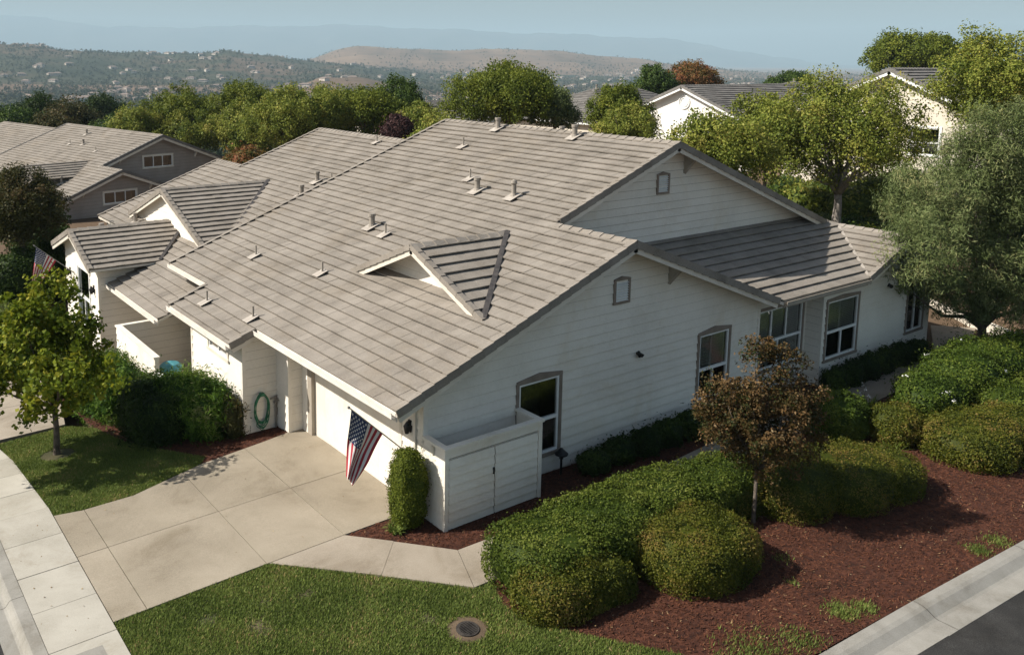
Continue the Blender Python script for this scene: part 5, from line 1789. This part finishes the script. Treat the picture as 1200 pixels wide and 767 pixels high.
for (px, py, D, rx, rz, mt, lb) in row:
    c = at(px, py, D)
    big_tree(px, py, D, lb, c[2] - rz - 3.0, rx=rx, rz=rz, n=int(36 * rx * rz), size=.22, crad=.55, mat=mt, group='trees behind the attached unit', per=58)
c = at(466, 150, 52)
shrub('shrub', 'dark purple leaved shrub behind the far end of the main roof', 'shrub', [(c[0], c[1], c[2] - .5, .95, .95, 1.3)], 5200, 'lf_purple', .13, .6, 2.1, .1, 2, .2)
c = at(290, 188, 44)
shrub('shrub', 'reddish dry shrub between the far dark gable and the attached roof', 'shrub', [(c[0], c[1], c[2] - .5, 1.3, 1.3, 1.2)], 4200, 'lf_autumn', .13, .6, 2.1, .1, 2, .2)
c = at(495, 160, 50)
shrub('shrub', 'white flowering shrub at the far corner of the main ridge', 'shrub', [(c[0], c[1], c[2] - .6, .9, .9, 1.0)], 3200, 'lf_yg', .13, .6, 2.1, .1, 2, .2, flowers=40)

# dark tree at the left edge before the tan house
big_tree(24, 242, 36, 'dark red green tree at the left edge in front of the tan house', -1.2, rx=1.95, rz=1.9, n=430, size=.13, crad=.36, mat='lf_redgreen', shell=.4)
big_tree(52, 285, 38, 'lower dark tree beside the shaded flag at the left edge', -1.2, rx=1.2, rz=1.0, n=150, size=.12, crad=.32, mat='lf_dark', shell=.4)
for i, (px, py, D, rx, rz, mt, lb) in enumerate([(14, 150, 92, 3.0, 2.6, 'lf_deep', 'dark green tree at the left frame edge above the tan house'), (45, 132, 110, 3.2, 3.0, 'lf_dark', 'tall very dark tree above the left end of the tan house roof'),
        (82, 138, 104, 3.6, 2.8, 'lf_redgreen', 'brownish dark tree above the tan house ridge'), (118, 128, 125, 3.4, 2.8, 'lf_dark', 'very dark tree right of the brownish one above the tan house'), (140, 150, 100, 2.6, 2.0, 'lf_deep', 'dark green tree between the tan house ridge and the yellow row'), (60, 155, 85, 2.6, 1.8, 'lf_redgreen', 'low dull dark tree touching the tan house roof')]):
    c = at(px, py, D)
    big_tree(px, py, D, lb, c[2] - rz - 3.5, rx=rx, rz=rz, n=170, size=.34, crad=.8, mat=mt, group='dark trees above the tan house', per=50)


def olive_tree():
    base = np.array([23.2, -1.35, float(g(23.2, -1.35))])
    c = at(1150, 245, 32.3) - base
    bl = []
    for (px, py, rx, rz) in ((1160, 195, 2.0, 1.6), (1095, 235, 1.7, 1.5), (1150, 250, 2.2, 1.9), (1210, 235, 2.2, 2.0), (1085, 295, 1.3, 1.25), (1150, 310, 1.7, 1.3), (1200, 320, 1.7, 1.4), (1240, 300, 1.8, 1.6), (1110, 335, 1.1, .8), (1190, 160, 1.6, 1.2), (1068, 265, .75, .95), (1075, 320, .8, .9), (1100, 350, .9, .6), (1135, 358, 1.0, .55), (1170, 366, 1.0, .5), (1215, 350, 1.2, .7), (1050, 300, .5, .7), (1165, 345, 1.1, .8), (1140, 150, .9, .8)):
        q = at(px, py, 29.6 + rng.normal() * .6 - (px < 1090) * .9) - base
        bl.append((q[0], q[1], q[2], rx, rx, rz))
    t = thing('tree', 'silvery grey green feathery tree leaning over the right corner of the house', 'tree', base)
    _, C = crown_mesh('crown', bl, 2300, 78, .36, .15, 'lf_silver', t, aspect=.17, shell=.3, droop=.9, spread=.8, outw=.5)
    trunk_mesh(0, .16, 1.0, C, t, 'bark', (.1, .1), 22)


olive_tree()
for px, py, D, r_, lb in ((20, 318, 35, 1.2, 'dark shrub under the dark tree at the left edge'), (62, 322, 37, 1.1, 'dark shrub beside the porch of the farther unit'), (40, 262, 42, 1.5, 'dark shrub behind the shaded flag')):
    p = at(px, py, D)
    shrub('shrub', lb, 'shrub', [(p[0], p[1], p[2] - .2, r_, r_, r_ * .9)], 4200, 'lf_dark', .12, .5, 2.1, .12, 2, .18)
# hedge strip and banks beyond the upper gable
c0 = at(905, 218, 46); c1 = at(990, 245, 42)
bl = []
for k in range(7):
    p = c0 + (c1 - c0) * k / 6
    bl.append((p[0], p[1], float(g(p[0], p[1])) + .3, 1.0, .8, .75))
shrub('hedge', 'low green hedge strip behind the upper gable rake at the foot of the bank', 'hedge', bl, 12000, 'lf_lime', .13, .6, 2.2, .12, 1.5, .16)
for k, (px, py, D) in enumerate([(960, 262, 44), (1040, 258, 43), (1075, 320, 37), (1195, 360, 34), (1170, 345, 36), (1215, 330, 36)]):
    p = at(px, py, D)
    shrub('ground_shrub', 'low dull green shrub on the bare bank behind the wing', 'shrub', [(p[0], p[1], float(g(p[0], p[1])) + .25, .9, .9, .6)], 3000, 'lf_mid' if k % 2 else 'lf_silver', .12, .45, 2.2, .1, 2, .16, group='low shrubs on the bank behind the wing')


for k in range(11):
    p = at(888 + k * 17 + rng.normal() * 4, 206 + rng.normal() * 3 + (k % 3) * 4, 47 + rng.normal() * 1.5)
    r_ = rng.uniform(1.0, 1.7)
    shrub('shrub', 'green shrub in the planting at the foot of the beige house', 'shrub', [(p[0], p[1], float(terrain_z(p[0], p[1])) + .5, r_, r_, r_ * .9), (p[0] + .7, p[1] - .6, float(terrain_z(p[0], p[1])) + .3, r_ * .7, r_ * .7, r_ * .7)], 2600,
          ['lf_mid', 'lf_lime', 'lf_deep', 'lf_yg'][k % 4], .17, .6, 2.1, .14, 1.4, .2, group='shrubs at the foot of the beige house')
for k in range(9):
    p = at(905 + k * 16 + rng.normal() * 5, 238 + k * 2.2 + rng.normal() * 4, 41.5 + rng.normal() * .8)
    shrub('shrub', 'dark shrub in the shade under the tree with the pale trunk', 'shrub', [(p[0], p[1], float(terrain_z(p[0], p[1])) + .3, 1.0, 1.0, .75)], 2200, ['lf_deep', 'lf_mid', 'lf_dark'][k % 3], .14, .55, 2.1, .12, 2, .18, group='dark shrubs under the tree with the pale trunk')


def bank_wall():
    mb = MB()
    pts = [np.array([29.0, 5.0]), np.array([27.59, 2.63]), np.array([26.27, .24]), np.array([25.14, -1.95]), np.array([24.4, -3.6])]
    for a, b in zip(pts[:-1], pts[1:]):
        z = min(float(g(*a)), float(g(*b)))
        n = 4
        for i in range(n):
            p, q = a + (b - a) * (i / n + .01), a + (b - a) * ((i + 1) / n - .01)
            mb.bar((p[0], p[1], -.42), (q[0], q[1], -.42), .22, .62, t=float(rng.uniform(.3, .7)))
    tag(mb.build('retaining_wall', 'stucco_beige'), 'low pale retaining wall at the foot of the bank under the grey green tree', 'wall')


bank_wall()


# ------------------------------------------------------------------ other houses
def tan_house():
    """two-gabled house beyond the attached unit, its gables in shade"""
    cx, cy, cz, ya = 11.39, 49.47, 4.0, .2
    t0 = thing('house', 'tan sided house with two shaded gables and a sunlit tile roof at the left', 'house', (cx, cy, cz - 7.2), ya)
    Z0 = 7.2; p = .395
    f = lambda x: Z0 - .055 + p * x            # front slope, apex of the upper gable at x = 0
    xl = -4.82; zl = f(xl)
    xe = -12.2
    L = 15.5
    G = lambda x, y: (x, y, f(x))
    t = MB(); ref = (xe, 0, f(xe))
    planes = [[G(xe, -3.0), G(xl, -3.0), G(xl, 0), G(xe, 0)], [G(xe, 0), G(0, 0), G(0, L), G(xe, L)]]
    low = lambda x: f(x) - .75
    G2 = lambda x, y: (x, y, low(x))
    planes2 = [[G2(xe, L), G2(-.6, L), G2(-.6, L + 11), G2(xe, L + 11)]]
    rear = [[(0, 0, f(0)), (8.2, 0, f(0) - p * 8.2), (8.2, L, f(0) - p * 8.2), (0, L, f(0))], [(xl, -3.0, zl), (1.6, -3.0, zl - p * 6.42), (1.6, .4, zl - p * 6.42), (xl, .4, zl)],
            [(-.6, L, low(-.6)), (8, L, low(-.6) - p * 8.6), (8, L + 11, low(-.6) - p * 8.6), (-.6, L + 11, low(-.6))]]
    for q in planes + planes2: tiles(t, q, ref=ref, w=.6)
    for q in rear: tiles(t, q, w=.6)
    t.build('roof', 'tile', t0, True)
    d = MB()
    for q in planes + planes2 + rear: deck(d, q)
    d.build('roof_deck', ['felt', 'cream'], t0, True)
    rt, rf = SP(), SP()
    for a, b, o in ((G(xe, -3.0), G(xl, -3.0), -YU), ((1.6, -3.0, zl - p * 6.42), (xl, -3.0, zl), -YU), (G(xl + .2, 0), G(0, 0), -YU), ((8.2, 0, f(0) - p * 8.2), (0, 0, f(0)), -YU), (G(xe, L), G(0, L), YU)):
        rake(rt, rf, a, b, o, fas=.24)
    rt.build('rake_tiles', 'tile_grey', t0, True); rf.build('fascia', 'cream', t0, True)
    rt = SP(); ridge(rt, (0, 0, f(0)), (0, L, f(0))); ridge(rt, (xl, -3.0, zl), (xl, .3, zl)); ridge(rt, (-.6, L, low(-.6)), (-.6, L + 11, low(-.6)))
    rt.build('ridge_caps', 'tile', t0, True)
    b = MB()
    siding(b, (0, .5, 0), XU, -YU, [(-6.5, 1), (7.7, 1), (7.7, f(0) - p * 7.7 - .1), (0, f(0) - .1), (-6.5, f(-6.5) - .1)], [(-1.45, 1.05, 4.75, 5.75)])
    b.build('upper_wall', 'siding_tan', t0, True)
    b = MB()
    siding(b, (0, -2.5, 0), XU, -YU, [(-11.2, -1), (1.1, -1), (1.1, zl - p * 5.9 - .1), (xl, zl - .1), (-11.2, f(-11.2) - .1)], [(xl - 1.25, xl + 1.25, 2.95, 3.9)])
    siding(b, (1.1, 0, 0), YU, XU, [(-2.5, -1), (.5, -1), (.5, 2.7), (-2.5, 2.7)]); siding(b, (-11.2, 0, 0), YU, -XU, [(-2.5, -1), (20, -1), (20, f(-11.2) - .1), (-2.5, f(-11.2) - .1)])
    b.build('wall', 'siding_tan', t0, True)
    window(t0, (0, .5, 0), XU, -YU, -1.46, 1.06, 4.74, 5.76, 'vent3', casing='cream', local=True)
    window(t0, (0, -2.5, 0), XU, -YU, xl - 1.26, xl + 1.26, 2.94, 3.91, 'vent3', casing='cream', local=True)
    for x, y, ff in ((-3.2, .495, f), (2.9, .495, lambda x: f(0) - p * x), (xl - 2.6, -2.505, f), (xl + 2.2, -2.505, lambda x: zl - p * (x - xl))):
        corbel(t0, x, y, ff(x) - .1, p if x < (xl if y < 0 else 0) else -p, .5, True, 'cream')
    for x, y, k in ((-1.2, 9.5, 'cap'), (-2.6, 7.2, 'cap'), (-2.8, 9.0, 'thin'), (-3.2, 4.0, 'thin'), (-8.0, 3.5, 'cap'), (-7.4, .6, 'ball'), (-6.8, 7, 'cap')):
        vent_pipe(t0, (x, y, f(x)), k, p, True)
    for x, y, k in ((-3.0, L + 5, 'cap'), (-7.5, L + 3, 'cap'), (-6.2, L + 6, 'thin'), (-9.5, L + 4, 'cap')): vent_pipe(t0, (x, y, low(x)), k, p, True)
    vent_pipe(t0, (3.2, 3, f(0) - p * 3.2), 'cap', p, True, (1, 0))
    b = MB()
    for k in range(2): b.obox((-3.3 - 1.4 * k, L + 4.5 + .6 * k, low(-3.3 - 1.4 * k) + .12), (.32, 0, .32 * p), (0, .9, 0), (-.02, 0, .05))
    b.build('skylight', 'flash', t0, True)
    # street-side dormer
    D = lambda x, y: (x, y, f(-7.0) + 1.05 - .42 * abs(y - 2.6))
    t = MB(); hw = 2.0
    xf = -9.6
    xb = -7 + 1.05 / p
    ex = -7 + (1.05 - .42 * hw) / p
    for s in (-1, 1):
        q = [D(xf, 2.6), D(xf, 2.6 + s * hw), D(ex, 2.6 + s * hw), D(xb, 2.6)]
        tiles(t, q, w=.5)
    t.build('dormer_roof', 'tile', t0, True)


tan_house()


def gable_house(label, apex, half, pitch, length, wall_h, wallm, roofm, ground, ya=0.0, wins=(), vent=False, hip=True, over=.5):
    """house with its gable facing -X (local), ridge running along +X"""
    t0 = thing('house', label, 'house', (apex[0], apex[1], ground), ya)
    za = apex[2] - ground - .055
    f = lambda y: za - pitch * abs(y)
    xh = length - (half if hip else 0)
    t = MB()
    pl = []
    for s in (-1, 1):
        pl.append([(0, 0, za), (0, s * half, f(half)), (length, s * half, f(half)), (xh, 0, za)] if hip else [(0, 0, za), (0, s * half, f(half)), (length, s * half, f(half)), (length, 0, za)])
    if hip: pl.append([(xh, 0, za), (length, -half, f(half)), (length, half, f(half))])
    for q in pl: tiles(t, q, w=.6, e=.36)
    t.build('roof', roofm, t0, True)
    d = MB()
    for q in pl: deck(d, q, .14)
    d.build('roof_deck', ['felt', 'white'], t0, True)
    rt, rf = SP(), SP()
    for s in (-1, 1): rake(rt, rf, (0, s * half, f(half)), (0, 0, za), -XU, fas=.26)
    rt.build('rake_tiles', roofm, t0, True); rf.build('fascia', 'white', t0, True)
    rt = SP(); ridge(rt, (0, 0, za), (xh, 0, za))
    if hip:
        for s in (-1, 1): ridge(rt, (length, s * half, f(half)), (xh, 0, za), .2)
    rt.build('ridge_caps', roofm, t0, True)
    b = MB()
    hw = half - over
    holes = [(a + .01, c - .01, e + .01, h - .01) for (sd, a, c, e, h, st) in wins if sd == 'g']
    def flat(O, u, n, poly, holes=()):
        siding(b, O, u, n, poly, holes, e=9.0, off=0.0)
    flat((over, 0, 0), YU, -XU, [(-hw, 0), (hw, 0), (hw, f(hw) - .1), (0, za - .1), (-hw, f(hw) - .1)], holes)
    holes2 = [(a + .01, c - .01, e + .01, h - .01) for (sd, a, c, e, h, st) in wins if sd == 's']
    flat((0, -hw, 0), XU, -YU, [(over, 0), (length - over, 0), (length - over, f(hw) - .1), (over, f(hw) - .1)], holes2)
    flat((0, hw, 0), XU, YU, [(over, 0), (length - over, 0), (length - over, f(hw) - .1), (over, f(hw) - .1)])
    flat((length - over, 0, 0), YU, XU, [(-hw, 0), (hw, 0), (hw, f(hw) - .1), (-hw, f(hw) - .1)])
    b.build('wall', wallm, t0, True)
    for (sd, a, c, e, h, st) in wins:
        if sd == 'g': window(t0, (over, 0, 0), YU, -XU, a, c, e, h, st, casing='white', local=True)
        else: window(t0, (0, -hw, 0), XU, -YU, a, c, e, h, st, casing='white', local=True)
    if vent:
        b = MB()
        for r_, w_ in ((.5, .06), (.34, .04)):
            pts = [(over - .03, r_ * math.cos(2 * math.pi * k / 24), za - 1.25 + r_ * math.sin(2 * math.pi * k / 24)) for k in range(25)]
            b.tube(pts, w_, 6)
        b.tube([(over - .0, 0, za - 1.25), (over - .02, 0, za - 1.25)], .42, 24)
        b.build('round_vent', 'white', t0, True)
    return t0


gable_house('white stucco house with a dark grey tile roof and a round gable vent', (44.6, 29.4, 7.85), 6.4, .40, 24, 5.0, 'stucco', 'tile_grey', .6, vent=True,
            wins=(('g', -1.0, 1.4, 1.6, 3.3, 'sash'), ('g', 3.4, 4.8, 1.2, 3.2, 'sash')))
gable_house('beige stucco house with a grey tile roof behind the right-hand trees', (37.5, 10.0, 9.36), 6.8, .43, 26, 6.0, 'stucco_beige', 'tile_grey', 2.2,
            wins=(('g', -2.75, -1.05, 2.55, 4.15, 'sash'), ('g', .8, 2.4, 2.6, 4.2, 'sash'), ('s', 3, 5, 1.0, 2.4, 'sash')))
gable_house('low beige house with a brown grey roof between the white house and the beige one', (56, 22, 8.1), 6.0, .38, 20, 5, 'stucco_beige', 'tile_grey', 2.0)


def hip_house(label, c, lx, ly, pitch, eave, roofm, wallm, ground, ya=0.0, chim=True):
    t0 = thing('house', label, 'house', (c[0], c[1], ground), ya)
    h = min(lx, ly) * pitch
    ze = eave - ground
    zt = ze + h
    a, b_ = lx, ly
    r = a - b_
    C = [(-a, -b_, ze), (a, -b_, ze), (a, b_, ze), (-a, b_, ze)]
    R0, R1 = (-r, 0, zt), (r, 0, zt)
    pl = [[C[0], C[1], R1, R0], [C[1], C[2], R1], [C[2], C[3], R0, R1], [C[3], C[0], R0]]
    t = MB()
    for q in pl: tiles(t, q, w=.6, e=.36)
    t.build('roof', roofm, t0, True)
    d = MB()
    for q in pl: deck(d, q, .14)
    d.build('roof_deck', ['felt', 'white'], t0, True)
    rt = SP()
    ridge(rt, R0, R1)
    for q, R in ((C[0], R0), (C[1], R1), (C[2], R1), (C[3], R0)): ridge(rt, q, R, .2)
    rt.build('ridge_caps', roofm, t0, True)
    m = MB(); m.box(-a + .5, a - .5, -b_ + .5, b_ - .5, 0, ze - .02); m.build('wall', wallm, t0, True)
    vent_pipe(t0, (-r + .6, .15, zt), 'cap', pitch, True)
    vent_pipe(t0, (r * .3, -1.2, zt - 1.2 * pitch), 'cap', pitch, True)
    return t0


c = at(708, 104, 84)
hip_house('house with a hipped grey tile roof behind the upright light green tree', (c[0] + .5, c[1] - 1.0), 9.5, 6.2, .42, c[2] - 2.6, 'tile_grey', 'stucco_beige', c[2] - 6.5, .1)
c = at(515, 118, 95)
hip_house('house with a low grey roof half hidden left of the big round tree', (c[0], c[1]), 8, 5.5, .36, c[2] - 2.0, 'tile_grey', 'stucco_beige', c[2] - 5.5, .2)
c = at(948, 96, 110)
hip_house('distant house with a dark hipped roof right of the white house', (c[0], c[1]), 9, 6, .36, c[2] - 2.2, 'tile_grey', 'stucco_beige', c[2] - 6, -.2)
# stucco garden wall seen through the tree with the pale trunk
def garden_wall():
    a, b = at(905, 178, 62), at(1005, 184, 56)
    mb = MB()
    mb.bar((a[0], a[1], a[2] - .3), (b[0], b[1], b[2] - .3), .25, .8)
    tag(mb.build('garden_wall', 'stucco'), 'pale garden wall seen through the leaves of the big tree behind the wing', 'wall')


garden_wall()


# ------------------------------------------------------------------ the far valley
def far_things():
    n = 44000
    az_px = rng.uniform(-90, 1290, n * 3)
    r = 150 * (4700 / 150) ** (rng.random(n * 3) ** .62)
    fwd = r / np.sqrt(1 + ((az_px - PPX) / FPX) ** 2)
    side = fwd * (az_px - PPX) / FPX
    x = CAM[0] + fwd * FH[0] + side * FH[1]; y = CAM[1] + fwd * FH[1] - side * FH[0]
    z = terrain_z(x, y)
    cl = nz2(x * .6, y * .6) + .5 * nz2(x * 2.2 + 50, y * 2.2)
    dens = .72 + .35 * cl
    golden = (r > 3300) & (z > 0)
    dens = np.where(golden, np.where(cl > .45, .5, .05), dens)
    knoll = (r > 1420) & (r < 1800) & (z > -36)
    dens = np.where(knoll, .08, dens)
    dens = np.where(az_px > 760, dens * np.where(r < 900, .5, 1), dens)
    keep = rng.random(n * 3) < dens
    x, y, z, r = x[keep][:n], y[keep][:n], z[keep][:n], r[keep][:n]
    n = len(x)
    size = np.where(r > 1500, rng.uniform(1.4, 4.0, n), rng.uniform(1.7, 4.4, n))
    k = 14
    dd = rng.normal(size=(n, k, 3)); dd /= np.linalg.norm(dd, axis=2)[..., None]
    tall = rng.uniform(.8, 1.5, n)
    S3 = np.stack([size, size, size * tall], 1)
    P = np.stack([x, y, z + size * tall * .75], 1)[:, None, :] + dd * S3[:, None, :] * rng.uniform(.55, 1.0, (n, k, 1))
    Nn = dd * .8 + np.array([0, 0, .4]); Nn /= np.linalg.norm(Nn, axis=2)[..., None]
    P = P.reshape(-1, 3); Nn = Nn.reshape(-1, 3)
    sz = np.repeat(size * .8, k)
    V, F = leaf_quads(P, Nn, 1.0, .8, .5)
    ctr = np.repeat(P, 4, 0)
    V = ctr + (V - ctr) * np.repeat(sz, 4)[:, None]
    T = np.clip(np.repeat(.42 + rng.normal(size=n) * .28, k) + rng.normal(size=n * k) * .08, 0, 1)
    tag(finish('valley_trees', V, F, ['lf_far'], None, T), kind='stuff')

    # houses across the valley: three kinds, copied
    protos = []
    cols = [('far_wall', 'tile_grey'), ('far_wall', 'tile'), ('far_wall', 'tile')]
    M['far_wall'] = surf_mat('far_wall', [(.42, .36, .30), (.58, .52, .46)], .1, 3, .9)
    roofc = surf_mat('far_roof', [(.16, .12, .10), (.26, .20, .17)], .5, 3, .9)
    M['far_roof'] = roofc
    for i, (wm, rm) in enumerate(cols):
        mb = MB(); rf = [8.5, 7.0, 10.0][i]; d = [5.0, 4.5, 5.5][i]; h = [3.4, 5.6, 3.2][i]
        mb.box(-rf, rf, -d, d, -3, h, 0)
        e = .6
        a = (-rf - e, -d - e, h - .1); b = (rf + e, -d - e, h - .1); c_ = (rf + e, d + e, h - .1); dd_ = (-rf - e, d + e, h - .1)
        r0, r1 = (-rf * .55, 0, h + 2.1), (rf * .55, 0, h + 2.1)
        for q in ((a, b, r1, r0), (b, c_, r1), (c_, dd_, r0, r1), (dd_, a, r0)): mb.face(q, 1)
        for s in (-1, 1):
            for k_ in range(4): mb.box(-rf * .8 + k_ * rf * .45, -rf * .8 + k_ * rf * .45 + 1.2, s * d - .05, s * d + .05, 1.0, 2.3, 2)
        o = mb.build('distant_house', [wm, 'far_roof' if i != 0 else 'tile_grey', 'dark'])
        protos.append(o)
    spots = []
    tries = 0
    while len(spots) < 640 and tries < 30000:
        tries += 1
        pxx = rng.uniform(-60, 1000) if rng.random() < .85 else rng.uniform(700, 1250)
        rr = 320 * (3600 / 320) ** (rng.random() ** .75)
        fw = rr / math.sqrt(1 + ((pxx - PPX) / FPX) ** 2); sd = fw * (pxx - PPX) / FPX
        X = CAM[0] + fw * FH[0] + sd * FH[1]; Y = CAM[1] + fw * FH[1] - sd * FH[0]
        if rr > 3300 and pxx > 380 and pxx < 740: continue
        if rng.random() > .5 + .5 * float(nz2(np.array(X * .8 + 90), np.array(Y * .8))): continue
        spots.append((rr, X, Y, int(rng.integers(0, 3)), rng.uniform(0, math.pi)))
    spots.sort()
    first = [True] * 3
    lab = ['pale house with a grey hipped roof among trees in the far valley', 'two-storey beige house with a brown roof among trees in the far valley', 'long pale house with a brown roof among trees in the far valley']
    grp = ['grey-roofed houses across the valley', 'two-storey houses across the valley', 'long brown-roofed houses across the valley']
    MV, MF, MM, nv = [], [], [], 0
    for k_, (rr, X, Y, i, rz) in enumerate(spots):
        o = protos[i]
        Z = float(terrain_z(X, Y)) + .3
        if k_ < 285:
            if first[i]: first[i] = False
            else:
                o = o.copy(); COL.objects.link(o)
            o.location = (X, Y, Z); o.rotation_euler = (0, 0, rz)
            tag(o, lab[i], 'house', grp[i])
        else:      # the farthest ones, a few pixels each
            c_, s_ = math.cos(rz), math.sin(rz)
            for v in o.data.vertices:
                MV.append((X + c_ * v.co.x - s_ * v.co.y, Y + s_ * v.co.x + c_ * v.co.y, Z + v.co.z))
            for p in o.data.polygons:
                MF.append([nv + q for q in p.vertices]); MM.append(p.material_index)
            nv += len(o.data.vertices)
    tag(finish('far_suburb_houses', MV, MF, ['far_wall', 'far_roof', 'dark'], MM), kind='stuff')
    # single trees on the slopes below, seen above the roofs
    kinds = []
    for j, (mt, rx, rz) in enumerate((('lf_deep', 3.4, 3.2), ('lf_mid', 3.8, 2.8), ('lf_redgreen', 3.0, 3.4), ('lf_far', 2.4, 4.2))):
        bl = [(0, 0, rz + 1.5, rx, rx, rz), (rx * .4, -rx * .3, rz + 2.4, rx * .6, rx * .6, rz * .6), (-rx * .4, rx * .3, rz + 1.2, rx * .6, rx * .6, rz * .6)]
        t = tree('tree', '', (0, 0, -300), bl, mt, 130, 40, .9, .55, .25, 1.8, cat='tree')
        kinds.append(t)
    used = [False] * 4
    lab = ['dark green tree on the slope between the near roofs and the valley', 'mid green tree on the slope between the near roofs and the valley', 'dull brownish tree on the slope between the near roofs and the valley', 'tall narrow dark tree on the slope between the near roofs and the valley']
    for q in range(90):
        pxx = rng.uniform(-60, 520) if q < 66 else rng.uniform(520, 1000)
        rr = rng.uniform(150, 420)
        fw = rr / math.sqrt(1 + ((pxx - PPX) / FPX) ** 2); sd = fw * (pxx - PPX) / FPX
        X = CAM[0] + fw * FH[0] + sd * FH[1]; Y = CAM[1] + fw * FH[1] - sd * FH[0]
        j = int(rng.choice(4, p=[.35, .25, .2, .2]))
        o = kinds[j] if not used[j] else copy_tree(kinds[j])
        used[j] = True
        o.location = (X, Y, float(terrain_z(X, Y)) - .3)
        o.rotation_euler = (0, 0, rng.uniform(0, 6.28))
        s_ = rng.uniform(.75, 1.35)
        o.scale = (s_, s_, s_)
        tag(o, lab[j], 'tree', ['dark green trees on the slope', 'mid green trees on the slope', 'brownish trees on the slope', 'narrow dark trees on the slope'][j])


far_things()
